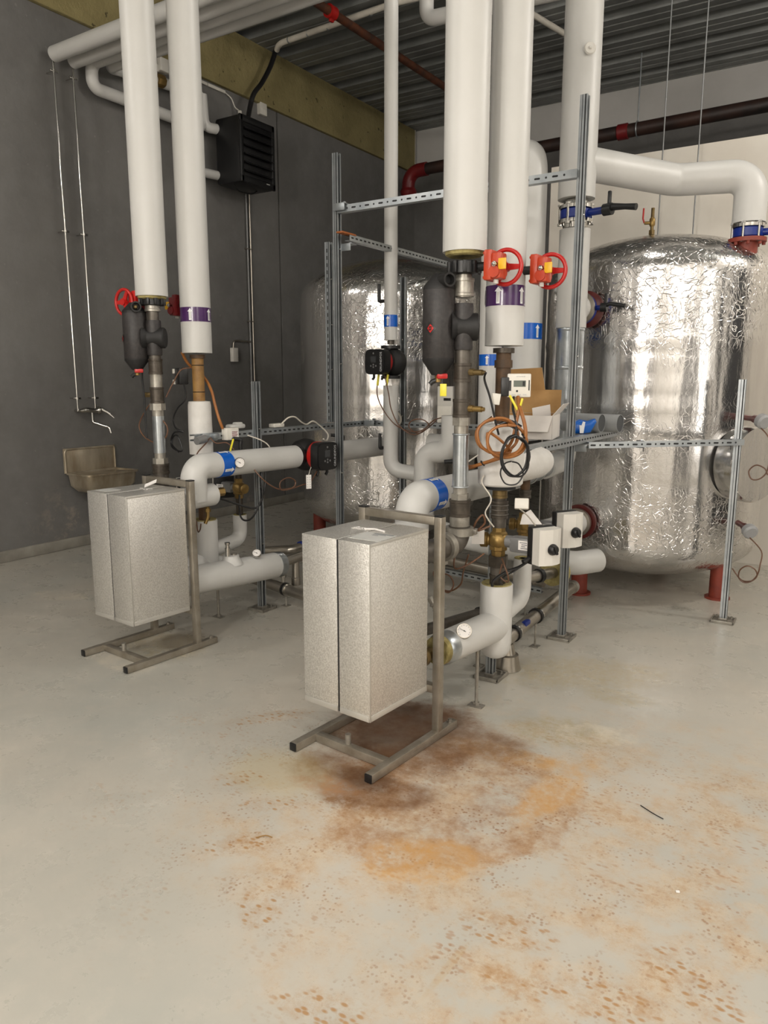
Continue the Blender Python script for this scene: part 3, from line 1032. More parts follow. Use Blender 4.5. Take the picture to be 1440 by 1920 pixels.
def loops(c, u, v, ru, rv, turns, jit, seed, start=0.0):
    rnd = random.Random(seed)
    c, u, v = Vector(c), Vector(u).normalized(), Vector(v).normalized()
    w = u.cross(v)
    out = []
    n = int(turns * 12)
    for i in range(n + 1):
        a = start + 2 * pi * i / 12
        k = 1 + rnd.uniform(-jit, jit)
        out.append(c + u * ru * k * cos(a) + v * rv * k * sin(a) + w * (i / n - 0.5) * 0.012 * turns)
    return out


BX = Vector((0.842, 0.539, 0))       # along the row of loops, seen square from the room
UP = Vector((0, 0, 1))


# ------------------------------------------------------------------ storage tanks
def tank(cx, cy, r, zt, zb, h, label, legs, seed):
    t = thing('storage_tank', label, 'tank', (cx, cy, 0), 0.0, 'foil wrapped storage tanks')
    rnd = random.Random(seed)
    prof = []
    for k in range(13):
        a = -pi / 2 + (pi / 2) * k / 12
        prof.append((zb + h + h * sin(a), r * cos(a)))
    z0, z1 = zb + h, zt - h
    for k in range(1, 40):
        z = z0 + (z1 - z0) * k / 40
        e = 0.0
        for zz in (1.37, 1.72, 1.78):
            e += 0.006 * math.exp(-((z - zz) / 0.012) ** 2) - 0.005 * math.exp(-((z - zz - 0.03) / 0.014) ** 2)
        prof.append((z, r + e + rnd.uniform(-0.0015, 0.0015)))
    for k in range(13):
        a = (pi / 2) * k / 12
        prof.append((zt - h + h * sin(a), r * cos(a)))
    m = MB().lathe((cx, cy, 0), (0, 0, 1), prof, 96)
    # gentle out-of-round wrap of the loose foil
    for i, p in enumerate(m.v):
        d = Vector((p[0] - cx, p[1] - cy, 0))
        a = math.atan2(d.y, d.x)
        k = 1 + 0.0035 * sin(5 * a + seed) + 0.002 * sin(13 * a + p[2] * 1.5) + 0.0015 * sin(29 * a - p[2] * 2)
        m.v[i] = (cx + d.x * k, cy + d.y * k, p[2])
    obj('foil_shell', m, 'foil', t, sharp=60)
    for lx, ly in legs:
        d = Vector((lx, ly, 0)) - Vector((cx, cy, 0))
        q = min(d.length / r, 0.98)
        ztop = zb + h - h * math.sqrt(1 - q * q) + 0.05
        lg = obj('leg', MB().cyl((lx, ly, 0.012), (lx, ly, ztop), 0.058), 'tank_red', t)
        obj('foot_plate', MB().cyl((lx, ly, 0.0), (lx, ly, 0.014), 0.085), 'tank_red', lg)
    return t


RT = tank(-1.345, 5.80, 0.78, 2.54, 0.12, 0.30, 'right-hand silver foil wrapped tank standing on red steel legs', [(-0.771, 5.64), (-1.648, 5.23), (-1.35, 6.4)], 3)
LT = tank(-3.68, 5.88, 0.82, 2.58, 0.13, 0.36, 'left-hand silver foil wrapped tank behind the tall strut posts', [(-3.3, 5.4), (-4.2, 5.45), (-3.7, 6.5)], 5)


def tank_z(cx, cy, r, zt, h, x, y):
    q = min(math.hypot(x - cx, y - cy) / r, 1)
    return zt - h + h * math.sqrt(1 - q * q)


# side nozzles and manhole belong to the right tank
d = Vector((0.06, 1, 0)).normalized()
c = Vector((-1.625, 4.985, 2.0))
m = MB().lathe(c, d, [(0.0, 0.092), (0.02, 0.12), (0.05, 0.12), (0.05, 0.1), (0.11, 0.1)], 36)
obj('upper_nozzle', m, 'primer_dark', RT)
c2 = Vector((-1.60, 5.0, 0.575))
m = MB().lathe(c2, d, [(0.0, 0.085), (0.0, 0.12), (0.03, 0.12), (0.03, 0.1), (0.12, 0.1)], 36)
obj('lower_nozzle', m, 'primer_dark', RT)
mc = Vector((-0.62, 5.40, 1.0))
md = Vector((0.86, -0.5, 0)).normalized()
m = MB().lathe(mc, md, [(-0.06, 0.25), (0.06, 0.25), (0.075, 0.24), (0.08, 0.0)], 48)
obj('manhole_cover', m, 'foil', RT)
# flange on the crown
fx, fy = -0.745, 5.50
fz = 2.37
m = MB().lathe((fx, fy, fz - 0.06), (0, 0, 1), [(0, 0.066), (0.10, 0.066), (0.10, 0.115), (0.125, 0.115), (0.125, 0.07)], 36)
for k in range(8):
    a = 2 * pi * k / 8 + 0.2
    m.cyl((fx + cos(a) * 0.098, fy + sin(a) * 0.098, fz + 0.022), (fx + cos(a) * 0.098, fy + sin(a) * 0.098, fz + 0.066), 0.011, n=8)
obj('crown_flange', m, 'tank_red', RT)

# bleed valve on the crown of the right tank
vx, vy = -1.40, 5.72
vz = tank_z(-1.345, 5.8, 0.78, 2.54, 0.30, vx, vy)
t = thing('bleed_valve', 'small brass bleed valve with a red lever on the crown of the right tank', 'valve', (vx, vy, vz))
obj('stem', MB().cyl((vx, vy, vz - 0.01), (vx, vy, vz + 0.20), 0.012).hex((vx, vy, vz + 0.02), (vx, vy, vz + 0.05), 0.022), 'dark_brass', t)
obj('body', MB().lathe((vx, vy, vz + 0.075), (0, 0, 1), [(0, 0.014), (0.01, 0.02), (0.05, 0.02), (0.06, 0.014)]).cyl((vx, vy, vz + 0.1), (vx - 0.05, vy - 0.02, vz + 0.1), 0.011), 'brass', t)
obj('lever', MB().tube([(vx - 0.05, vy - 0.02, vz + 0.1), (vx - 0.06, vy - 0.024, vz + 0.13), (vx - 0.058, vy - 0.024, vz + 0.20)], 0.006, n=8), 'red', t)


def tank_probe(base, dirn, label, pts):
    base, dirn = Vector(base), Vector(dirn).normalized()
    t = thing('temperature_probe', label, 'sensor', base, 0.0, 'temperature probes on the right tank')
    obj('pocket', MB().lathe(base - dirn * 0.05, dirn, [(0, 0.018), (0.09, 0.018), (0.09, 0.025), (0.135, 0.025)]), 'primer_dark', t)
    e = base + dirn * 0.085
    obj('head', MB().lathe(e, (dirn + Vector((0, 0, -0.25))), [(0, 0.03), (0.012, 0.045), (0.05, 0.048), (0.062, 0.036)]), 'probe_grey', t)
    obj('cable', MB().tube([e + Vector((0.01, -0.02, -0.045))] + pts, 0.0042, n=8, smooth=6), 'copper', t)
    return t


tank_probe((-0.62, 5.33, 1.30), (0.75, -0.75, -0.05), 'upper grey capped temperature probe beside the manhole of the right tank',
           [(-0.475, 5.1, 1.18), (-0.46, 5.0, 1.024), (-0.488, 4.95, 0.965), (-0.536, 4.94, 0.955), (-0.557, 4.95, 1.002), (-0.523, 4.96, 1.039), (-0.473, 4.95, 1.023), (-0.455, 4.95, 0.985)])
tank_probe((-0.62, 5.35, 0.60), (0.55, -0.84, -0.1), 'lower grey capped temperature probe with hanging copper cable near the foot of the right tank',
           [(-0.465, 5.1, 0.49), (-0.456, 5.0, 0.421), (-0.466, 5.0, 0.359), (-0.498, 5.0, 0.313), (-0.536, 5.0, 0.301), (-0.568, 5.0, 0.327), (-0.563, 4.99, 0.379), (-0.524, 4.98, 0.412), (-0.481, 4.98, 0.397), (-0.466, 4.99, 0.355), (-0.5, 5.02, 0.31), (-0.56, 5.06, 0.30), (-0.62, 5.09, 0.36)])


# ------------------------------------------------------------------ insulated risers
def jacket_pipe(pts, r, label, name='insulated_pipe', bend=None, group=None, mat='jacket', root=True, n=40):
    p0 = min(pts, key=lambda p: p[2])
    t = thing(name, label, 'pipe', p0, 0.0, group)
    obj('jacket', MB().tube(pts, r, bend if bend else r * 1.25, n=n, seg=10), mat, t, sharp=50)
    return t


GR = 'big white risers'
r3 = jacket_pipe([(-1.535, 3.05, 2.09), (-1.535, 3.05, 5.19)], 0.095, 'big white riser pipe above the nearer black dirt separator', group=GR)
m = MB().lathe((-1.535, 3.05, 2.06), (0, 0, 1), [(0.016, 0.03), (0.012, 0.07), (0.018, 0.082), (0.034, 0.085)], 36)
obj('foam_end', m, 'foam', r3)
r4 = jacket_pipe([(-1.447, 3.30, 1.70), (-1.447, 3.30, 5.19)], 0.089, 'big white riser pipe with a purple arrow label beside the red handwheels', group=GR)
pipe_band(r4, (-1.447, 3.30, 0), (0, 0, 1), 0.089, 1.876, 1.966, 'purple_band', [(0.05, -1, 0), (0.96, -0.25, 0), (-0.95, -0.3, 0)], 0.074, 0.034)
r1 = jacket_pipe([(-3.56, 3.06, 2.02), (-3.56, 3.06, 5.19)], 0.092, 'leftmost big white riser above the farther black dirt separator', group=GR)
m = MB().lathe((-3.56, 3.06, 1.99), (0, 0, 1), [(0.016, 0.03), (0.012, 0.066), (0.018, 0.08), (0.034, 0.082)], 36)
obj('foam_end', m, 'foam', r1)
r2 = jacket_pipe([(-3.46, 3.30, 1.703), (-3.46, 3.30, 5.19)], 0.09, 'white riser with a purple arrow label, second from the left', group=GR)
pipe_band(r2, (-3.46, 3.30, 0), (0, 0, 1), 0.09, 1.885, 1.968, 'purple_band', [(0.45, -0.9, 0), (0.98, 0.2, 0)], 0.068, 0.032)
th = jacket_pipe([(-3.01, 4.80, 1.83), (-3.01, 4.80, 5.19)], 0.049, 'slim white riser above the black pump in front of the left tank')
pipe_band(th, (-3.01, 4.80, 0), (0, 0, 1), 0.049, 1.925, 2.01, 'blue_band', [(0.1, -1, 0), (-0.85, -0.4, 0)], 0.07, 0.03)
obj('pipe_end', MB().cyl((-3.01, 4.8, 1.80), (-3.01, 4.8, 1.84), 0.026), 'iron', th)

m = [(-3.01, 4.80, 1.50), (-3.01, 4.80, 0.87), (-2.80, 4.86, 0.84)]
jacket_pipe(m, 0.056, 'slim white pipe dropping below the upright pump and elbowing right', bend=0.09)

p5 = jacket_pipe([(-1.645, 4.80, 2.65), (-1.645, 4.80, 5.19)], 0.113, 'fat white riser left of the right tank, above the blue valve', group=GR)
ob = MB().tube([(-1.645, 4.80, 2.87), (-1.20, 5.45, 2.84), (-0.745, 5.50, 2.82), (-0.745, 5.50, 2.53)], 0.1, 0.13, n=36, seg=9)
obj('branch', ob, 'jacket', p5, sharp=50)
obj('wall_plug', MB().lathe((-1.57, 4.70, 3.46), (0.55, -0.85, 0.05), [(0, 0.03), (0.012, 0.036), (0.02, 0.03), (0.02, 0.012), (0.03, 0.006)]), 'light_grey', p5)
p5b = jacket_pipe([(-1.645, 4.80, 2.47), (-1.645, 4.80, 1.87)], 0.095, 'white pipe below the blue valve at the left edge of the right tank')
obj('tank_branch', MB().tube([(-1.645, 4.80, 2.0), (-1.625, 4.985, 2.0)], 0.085, n=36), 'jacket', p5b)
m = MB().cyl((-1.645, 4.80, 1.10), (-1.645, 4.80, 1.87), 0.088, n=48)
for zz in (1.86, 1.62, 1.36):
    m.lathe((-1.645, 4.80, zz - 0.012), (0, 0, 1), [(0, 0.088), (0.004, 0.0905), (0.018, 0.0905), (0.022, 0.088)], 48)
solo('foil_clad_pipe', m, 'sleeve', 'shiny metal clad pipe behind the cardboard box', 'pipe')
# run from its foot back towards the near unit
run = thing('insulated_pipe', 'low white bypass run ending in an elbow below the shelf rail', 'pipe', (-1.6, 4.2, 0.93))
obj('jacket', MB().tube([(-1.645, 4.80, 1.095), (-1.645, 4.80, 1.02), (-1.60, 4.30, 1.02)], 0.068, 0.085, n=32), 'jacket', run, sharp=50)
obj('foil_sleeve', MB().tube([(-1.60, 4.31, 1.02), (-1.54, 3.72, 1.03)], [0.054, 0.054], n=32).torus((-1.58, 4.12, 1.022), (0.1, -1, 0), 0.054, 0.006).torus((-1.565, 3.95, 1.022), (0.1, -1, 0), 0.054, 0.006), 'sleeve', run)

cp = jacket_pipe([(-1.93, 4.70, 1.15), (-1.93, 4.70, 2.93), (-2.25, 5.25, 2.93)], 0.122, 'white pipe with a rounded elbow top behind the second handwheel', bend=0.14, group=GR)
pipe_band(cp, (-1.93, 4.70, 0), (0, 0, 1), 0.122, 1.80, 1.90, 'blue_band', [(0.93, -0.36, 0), (-0.2, -1, 0)], 0.082, 0.036)
bp = jacket_pipe([(-1.74, 4.16, 0.985), (-2.03, 4.42, 0.985), (-2.03, 4.42, 2.6)], 0.07, 'grey-white pipe with a small blue label behind the brown pipe')
pipe_band(bp, (-2.03, 4.42, 0), (0, 0, 1), 0.07, 1.63, 1.70, 'blue_band', [(0.15, -1, 0)], 0.055, 0.026)

# Z shaped pipe behind the zinc sleeve
zz = jacket_pipe([(-2.385, 4.60, 1.30), (-2.385, 4.60, 1.05), (-2.60, 4.60, 1.04), (-2.605, 4.60, 0.55)], 0.075, 'stepped white pipe behind the zinc sleeve of the nearer unit', bend=0.1)
solo('insulated_pipe', MB().tube([(-2.78, 5.0, 1.07), (-2.2, 5.0, 1.06)], 0.07, n=30), 'jacket', 'pale horizontal pipe low in front of the left tank', 'pipe')


# wafer valve with flanges between fat riser and tank pipe
def wafer_valve(c, r, lever_dir, label, red=False, up=True, group='blue wafer valves'):
    c = Vector(c)
    ld = Vector(lever_dir).normalized()
    t = thing('wafer_valve', label, 'valve', c - Vector((0, 0, 0.09)), 0.0, group)
    m = MB().lathe(c - Vector((0, 0, 0.03)), (0, 0, 1), [(0, r * 0.86), (0.006, r * 0.92), (0.054, r * 0.92), (0.06, r * 0.86)], 40)
    m.cyl(c + ld * r * 0.8, c + ld * (r + 0.1), 0.022)
    obj('body', m, 'valve_blue', t)
    for s in (-1, 1):
        if red and s < 0:
            continue
        m = MB().lathe(c + Vector((0, 0, 0.032 * s)), (0, 0, s), [(0, r * 0.75), (0, r), (0.02, r), (0.02, r * 0.78), (0.05, r * 0.74)], 40)
        obj('flange', m, 'chrome', t)
    for k in range(6):
        a = 2 * pi * k / 6 + 0.35
        q = Vector((cos(a), sin(a), 0)) * r * 0.95
        m = MB().cyl(c + q - Vector((0, 0, 0.055)), c + q + Vector((0, 0, 0.058)), 0.008, n=10)
        m.hex(c + q + Vector((0, 0, 0.05)), c + q + Vector((0, 0, 0.062)), 0.015).hex(c + q - Vector((0, 0, 0.064)), c + q - Vector((0, 0, 0.05)), 0.015)
        obj('bolt', m, 'chrome', t)
    e = c + ld * (r + 0.1)
    m = MB().cyl(e - ld * 0.01, e + ld * 0.045, 0.035, n=24)
    m.tube([e + ld * 0.02, e + ld * 0.05 + UP * 0.01, e + ld * 0.13, e + ld * 0.20 - UP * 0.012], [0.022, 0.022, 0.017, 0.02], n=12)
    m.box(e + ld * 0.025 + UP * 0.06, (0.022, 0.022, 0.09), 0.006)
    obj('lever', m, 'black', t)
    return t


wafer_valve((-1.645, 4.80, 2.56), 0.102, (0.95, -0.2, 0), 'blue wafer valve with black lever between the fat white riser and the pipe below')
wafer_valve((-0.745, 5.50, 2.47), 0.098, (1, 0.1, 0), 'blue wafer valve on the red flange of the right tank crown', red=True)
c = Vector((-1.633, 4.94, 2.0))
t = thing('wafer_valve', 'wafer valve lying sideways at the upper nozzle of the right tank', 'valve', (-1.633, 4.94, 1.88), 0.0, 'blue wafer valves')
d = Vector((0.06, 1, 0)).normalized()
obj('flange', MB().lathe(c - d * 0.045, d, [(0, 0.085), (0, 0.108), (0.022, 0.108), (0.022, 0.09)], 36), 'stainless', t)
obj('body', MB().lathe(c - d * 0.02, d, [(0, 0.09), (0.0, 0.1), (0.05, 0.1), (0.05, 0.09)], 36).cyl(c + Vector((0.09, 0, 0)), c + Vector((0.17, -0.02, 0)), 0.016), 'valve_blue', t)
obj('lever', MB().tube([c + Vector((0.15, -0.02, 0)), c + Vector((0.2, -0.03, 0.02)), c + Vector((0.30, -0.04, 0.0))], 0.013, n=10).box(c + Vector((0.17, -0.02, 0.04)), (0.02, 0.02, 0.09), 0.005).cyl(c + Vector((0.14, -0.02, 0)), c + Vector((0.18, -0.02, 0)), 0.028), 'black', t)

# lower pipe into the right tank
lo = jacket_pipe([(-1.60, 5.0, 0.575), (-1.64, 4.35, 0.60), (-1.64, 4.35, 0.42)], 0.078, 'white pipe into the dark red lower nozzle of the right tank', bend=0.1)
obj('steel_collar', MB().lathe((-1.603, 4.955, 0.576), (0.06, 1, 0), [(0, 0.08), (0, 0.098), (0.03, 0.098), (0.03, 0.08)]), 'stainless', lo)
solo('insulated_pipe', MB().tube([(-2.45, 4.62, 0.47), (-1.50, 4.60, 0.375), (-1.40, 4.80, 0.37)], 0.078, 0.1, n=36), 'jacket', 'low white pipe rounding off below the second switch box', 'pipe')

# ------------------------------------------------------------------ handwheel valves
wheel_valve((-1.535, 3.05, 2.025), 0.0, 'red handwheel valve with yellow plate under the riser of the nearer dirt separator')
wheel_valve((-1.447, 3.30, 2.03), 0.0, 'second red handwheel valve, at the right of the riser with the purple label', gx=0.16, wdx=0.185)
wheel_valve((-3.56, 3.06, 1.995), pi, 'red handwheel valve at the left of the leftmost riser', gx=0.125, wdx=0.185, wdy=0.05, gmat='red')
wheel_valve((-3.46, 3.30, 1.99), pi, 'red valve gearbox with painted shade, squeezed between the two left risers', gx=0.15, wdx=0.165, wdy=-0.07, wr=0.06, gmat='dark_red')  # gearbox colour darkened to stand for the shade between the risers

# ------------------------------------------------------------------ dirt separators
s1, c1 = dirt_separator(-1.535, 3.05, -0.09, -0.06, 2.0, 1.565, 0.0705, 1.675, 1.875, 'black dirt separator with a red diamond badge above the nearer heat exchanger', FACE, plug=False)
emblem(s1, c1, 0.0705, 1.765, (-0.0, -1, 0), 0.062)
s2, c2_ = dirt_separator(-3.56, 3.06, -0.09, -0.06, 1.985, 1.60, 0.068, 1.685, 1.885, 'black dirt separator beside the leftmost riser in front of the dark wall', FACE)
emblem(s2, c2_, 0.068, 1.78, (-0.45, -0.9, 0), 0.055)


# ------------------------------------------------------------------ threaded pipe stacks
def stack(x, y, spec, label, name='threaded_pipe', extra=None, group='threaded pipe stacks'):
    """spec = [(part name, material, z_bottom, z_top, radius, hexagonal)]"""
    zmin = min(s[2] for s in spec)
    t = thing(name, label, 'pipe', (x, y, zmin), 0.0, group)
    for nm, mt, z0, z1, r, hx in spec:
        m = MB()
        if hx:
            m.cyl((x, y, z0), (x, y, z1), r, n=6)
        elif nm == 'coupling':
            h = z1 - z0
            m.lathe((x, y, z0), (0, 0, 1), [(0, r * 0.94), (0.0, r), (0.012, r), (0.014, r * 0.95), (h - 0.014, r * 0.95), (h - 0.012, r), (h, r), (h, r * 0.94)], 36)
        else:
            m.cyl((x, y, z0), (x, y, z1), r, n=36)
        obj(nm, m, mt, t)
    return t


X, Y = -1.535, 3.05
t3 = stack(X, Y, [
    ('nipple', 'iron_light', 1.9, 2.0, 0.034, False), ('coupling', 'iron_light', 1.905, 1.98, 0.046, False),
    ('nipple', 'iron', 1.60, 1.70, 0.034, False), ('coupling', 'dark_iron', 1.535, 1.618, 0.041, False),
    ('nipple', 'iron', 1.455, 1.54, 0.034, False), ('coupling', 'dark_iron', 1.378, 1.46, 0.041, False),
    ('union_nut', 'iron_light', 1.342, 1.378, 0.042, True), ('braided_end', 'iron_light', 1.30, 1.345, 0.033, False),
    ('flex_sleeve', 'sleeve', 1.06, 1.305, 0.036, False), ('braided_end', 'iron_light', 1.02, 1.065, 0.032, False),
    ('union_nut', 'iron_light', 1.0, 1.03, 0.042, True), ('coupling', 'dark_iron', 0.925, 1.003, 0.05, False),
    ('collar', 'iron_light', 0.865, 0.93, 0.046, False)], 'threaded grey pipe with shiny zinc sleeve beneath the nearer dirt separator')
for zz in (1.302, 1.062):
    obj('clamp_ring', MB().torus((X, Y, zz), (0, 0, 1), 0.0365, 0.004, 32, 8), 'zinc', t3)
for zz, mt in ((1.578, 'dark_brass'), (1.418, 'brass')):
    m = MB().cyl((X + 0.035, Y, zz), (X + 0.058, Y, zz), 0.016, n=8).cyl((X + 0.055, Y, zz), (X + 0.10, Y, zz - 0.002), 0.013).cyl((X + 0.10, Y, zz - 0.002), (X + 0.112, Y, zz - 0.002), 0.009)
    obj('sensor_pocket', m, mt, t3)
m = MB().tube([(X, Y, 0.88), (X, Y, 0.80), (X - 0.035, Y - 0.32, 0.80)], 0.05, 0.06, n=32, seg=10)
obj('elbow', m, 'iron', t3)
m = MB().lathe((X, Y, 0.838), (0, 0, 1), [(0, 0.05), (0, 0.066), (0.036, 0.066), (0.036, 0.05)], 36)
m.box((X - 0.068, Y - 0.012, 0.856), (0.03, 0.02, 0.026), 0.004).box((X + 0.068, Y + 0.012, 0.856), (0.03, 0.02, 0.026), 0.004)
obj('pipe_clamp', m, 'iron_light', t3)
m = MB().lathe((X - 0.01, Y - 0.10, 0.80), (-0.1, -1, 0), [(0, 0.05), (0, 0.064), (0.036, 0.064), (0.036, 0.05)], 36)
m.box((X - 0.012, Y - 0.118, 0.732), (0.022, 0.03, 0.03), 0.004)
obj('pipe_clamp', m, 'iron_light', t3)

X, Y = -3.56, 3.06
t1 = stack(X, Y, [
    ('nipple', 'iron', 1.88, 2.0, 0.034, False), ('coupling', 'iron_light', 1.935, 1.985, 0.046, False),
    ('nipple', 'iron', 1.66, 1.70, 0.034, False), ('coupling', 'dark_iron', 1.575, 1.665, 0.042, False),
    ('nipple', 'iron_light', 1.50, 1.58, 0.036, False), ('coupling', 'dark_iron', 1.405, 1.50, 0.042, False),
    ('union_nut', 'iron_light', 1.365, 1.405, 0.046, True), ('braided_end', 'iron_light', 1.325, 1.37, 0.034, False),
    ('flex_sleeve', 'sleeve', 1.11, 1.33, 0.036, False), ('braided_end', 'iron_light', 1.075, 1.115, 0.033, False),
    ('union_nut', 'iron_light', 1.042, 1.078, 0.045, True), ('coupling', 'dark_iron', 0.985, 1.045, 0.052, False), ('collar', 'iron', 0.9, 0.99, 0.046, False)],
    'threaded grey pipe with zinc sleeve beneath the farther dirt separator')
m = MB().cyl((X - 0.03, Y - 0.01, 1.455), (X - 0.085, Y - 0.02, 1.455), 0.015)
obj('sensor_pocket', m, 'dark_brass', t1)
obj('sensor_lead', MB().tube([(X - 0.06, Y - 0.05, 1.60), (X - 0.075, Y - 0.04, 1.54), (X - 0.062, Y - 0.045, 1.47), (X - 0.055, Y - 0.05, 1.36), (X - 0.04, Y - 0.06, 1.2)], 0.006, n=8, smooth=5), 'black', t1)
obj('elbow', MB().tube([(X, Y, 0.92), (X, Y, 0.86), (X + 0.02, Y - 0.2, 0.86)], 0.048, 0.055, n=32), 'iron', t1)

# brown pipes of the second risers
stack(-1.447, 3.30, [('flange', 'dark_iron', 1.668, 1.69, 0.05, False), ('pipe', 'rust_pipe', 1.33, 1.67, 0.035, False), ('collar', 'rust_pipe', 1.60, 1.635, 0.042, False)],
      'dark brown pipe between the purple label riser and the white meter lagging', name='brown_pipe', group='brown pipes below the risers')
b2 = stack(-3.46, 3.30, [('flange', 'rust_pipe', 1.672, 1.693, 0.046, False), ('pipe', 'tan_pipe', 1.40, 1.68, 0.036, False)], 'tan brown pipe under the second riser from the left', name='brown_pipe', group='brown pipes below the risers')
for zz in (1.63, 1.47):
    obj('wire_tie', MB().torus((-3.46, 3.3, zz), (0, 0, 1), 0.037, 0.0025, 28, 6), 'black', b2)

# white lagging around the flow meters
lag = thing('lagged_flow_meter', 'rounded white lagging with wires looped over it right of the zinc sleeve', 'flow meter', (-1.447, 3.30, 1.045), 0.0, 'white lagged flow meters')
m = MB().lathe((-1.447, 3.30, 1.045), (0, 0, 1), [(0, 0.07), (0.004, 0.1), (0.012, 0.107), (0.13, 0.109), (0.262, 0.105), (0.285, 0.096), (0.295, 0.05)], 40)
m.lathe((-1.447, 3.30, 1.13), (0.15, 0.99, 0), [(0.05, 0.085), (0.25, 0.085), (0.34, 0.082), (0.40, 0.066)], 32)
obj('lagging', m, 'lagging', lag)
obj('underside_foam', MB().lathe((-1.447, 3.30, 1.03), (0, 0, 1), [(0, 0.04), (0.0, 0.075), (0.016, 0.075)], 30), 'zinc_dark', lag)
lag2 = thing('lagged_flow_meter', 'soft white lagged cylinder below the tan brown pipe', 'flow meter', (-3.46, 3.30, 1.09), 0.0, 'white lagged flow meters')
obj('lagging', MB().lathe((-3.46, 3.30, 1.09), (0, 0, 1), [(0, 0.06), (0.0, 0.072), (0.15, 0.073), (0.3, 0.07), (0.322, 0.066), (0.326, 0.03)], 36), 'lagging', lag2)

# pipes between lagging and tees
Xs = -1.447
t4 = stack(Xs, 3.30, [('nipple', 'dark_iron', 0.97, 1.05, 0.032, False), ('coupling', 'dark_brass', 0.985, 1.035, 0.038, False), ('coupling', 'dark_iron', 0.885, 0.972, 0.042, False), ('nipple', 'iron', 0.84, 0.89, 0.034, False)],
           'dark ribbed fitting between the white meter lagging and the nearer brass valve')
for zz in (0.905, 0.928, 0.95):
    obj('rib', MB().torus((Xs, 3.3, zz), (0, 0, 1), 0.042, 0.003, 30, 6), 'iron', t4)
stack(Xs, 3.30, [('union_nut', 'dark_iron', 0.645, 0.70, 0.05, True), ('nipple', 'iron', 0.60, 0.65, 0.037, False), ('coupling', 'dark_iron', 0.53, 0.605, 0.041, False)],
      'dark union fitting that enters the yellow foam of the nearer white tee')
stack(-1.447, 3.62, [('nipple', 'rust_pipe', 0.88, 1.06, 0.025, False), ('coupling', 'dark_iron', 0.94, 0.985, 0.032, False)], 'thin brown pipe above the farther brass valve beside the switch boxes')
stack(-3.46, 3.30, [('nipple', 'rust_pipe', 0.62, 0.76, 0.034, False), ('nipple', 'dark_brass', 0.95, 1.10, 0.034, False)], 'brown pipe standing in the tee of the farther unit')
stack(-3.46, 3.62, [('nipple', 'dark_iron', 0.90, 1.08, 0.022, False), ('nipple', 'dark_iron', 0.66, 0.78, 0.024, False)], 'black thin pipe through the brass valve beside the left strut post')


# ------------------------------------------------------------------ brass control valves with switch boxes
def control_valve(x, y, z, sx, label, lbl2, size=1.0, switch=True, clear=False):
    """three-port brass body on a vertical pipe, actuator towards sx (+1 or -1) in x"""
    k = size
    t = thing('brass_valve', label, 'valve', (x, y, z - 0.075 * k), 0.0, 'brass control valves')
    m = MB().lathe((x, y, z - 0.08 * k), (0, 0, 1), [(0, 0.034 * k), (0.03 * k, 0.036 * k), (0.035 * k, 0.045 * k), (0.115 * k, 0.045 * k), (0.125 * k, 0.034 * k), (0.155 * k, 0.033 * k)], 8)
    m.ball((x, y, z), 0.052 * k, 20)
    m.lathe((x, y, z), (-sx, -0.25, 0), [(0.02, 0.026 * k), (0.05 * k, 0.028 * k), (0.055 * k, 0.038 * k), (0.085 * k, 0.038 * k), (0.09 * k, 0.03 * k)], 24)
    obj('body', m, 'brass', t)
    m = MB().lathe((x, y, z), (sx, 0, 0), [(0.03, 0.03 * k), (0.075 * k, 0.03 * k), (0.085 * k, 0.022 * k), (0.1 * k, 0.022 * k)], 24)
    obj('neck', m, 'mid_grey', t)
    a = thing('valve_actuator', lbl2, 'actuator', (x + sx * 0.13, y, z - 0.05), 0.0, 'valve actuators')
    if clear:
        m = MB().box((x + sx * 0.095, y, z), (0.09, 0.06, 0.07), 0.012).cyl((x + sx * 0.05, y, z), (x + sx * 0.09, y, z), 0.024)
    else:
        m = MB().box((x + sx * 0.125, y + 0.005, z - 0.008), (0.12, 0.07, 0.075), 0.012)
        m.cyl((x + sx * 0.06, y, z), (x + sx * 0.075, y, z), 0.028)
    obj('motor_body', m, 'mid_grey', a)
    m = MB().box((x + sx * 0.145, y - 0.0305, z - 0.005), (0.06, 0.0012, 0.045), 0.0)
    lb = obj('type_label', m, 'paper', a)
    m = MB()
    for i in range(4):
        m.box((x + sx * (0.14 + 0.005 * (i % 2)), y - 0.0316, z + 0.008 - i * 0.009), (0.036 - 0.008 * (i % 3), 0.0008, 0.003))
    obj('label_print', m, 'dark_print', lb)
    # switch box: black base and pale cover with a ridge and a knob
    nx = Vector((0.86 * sx, -0.51 * sx, 0)).normalized()
    w = Vector((0, 0, 1))
    u = w.cross(nx)
    c = Vector((x + (0.215 if sx > 0 else -0.165), y + (0.0 if sx > 0 else 0.03), z + 0.005))
    rot = Matrix((nx, u, w)).transposed()
    m = MB().box(c, (0.035, 0.135, 0.178), 0.006, rot)
    obj('base', m, 'black', a)
    hw, hh = 0.062, 0.085
    prof = [(-hw, 0.0), (hw, 0.0), (hw, 0.05), (hw * 0.6, 0.062), (0.0, 0.07), (-hw * 0.6, 0.062), (-hw, 0.05)]
    cc = c + nx * 0.0175
    m = MB().prism(prof, -hh, hh, (cc, u, nx, w))
    obj('cover', m, 'light_grey', a, sharp=8)
    kb = cc + nx * 0.068 - w * 0.008
    m = MB().lathe(kb, nx, [(0, 0.027), (0.006, 0.027), (0.02, 0.022), (0.024, 0.018)], 28)
    m.box(kb + nx * 0.024, (0.014, 0.012, 0.046), 0.004, rot @ Matrix.Rotation(R(25), 3, 'X'))
    kk = obj('knob', m, 'black', a)
    m = MB().cyl(c - nx * 0.0 - w * 0.06 - u * 0.06 * sx, c - w * 0.075 - u * 0.10 * sx, 0.012)
    obj('cable_gland', m, 'black', a)
    return t


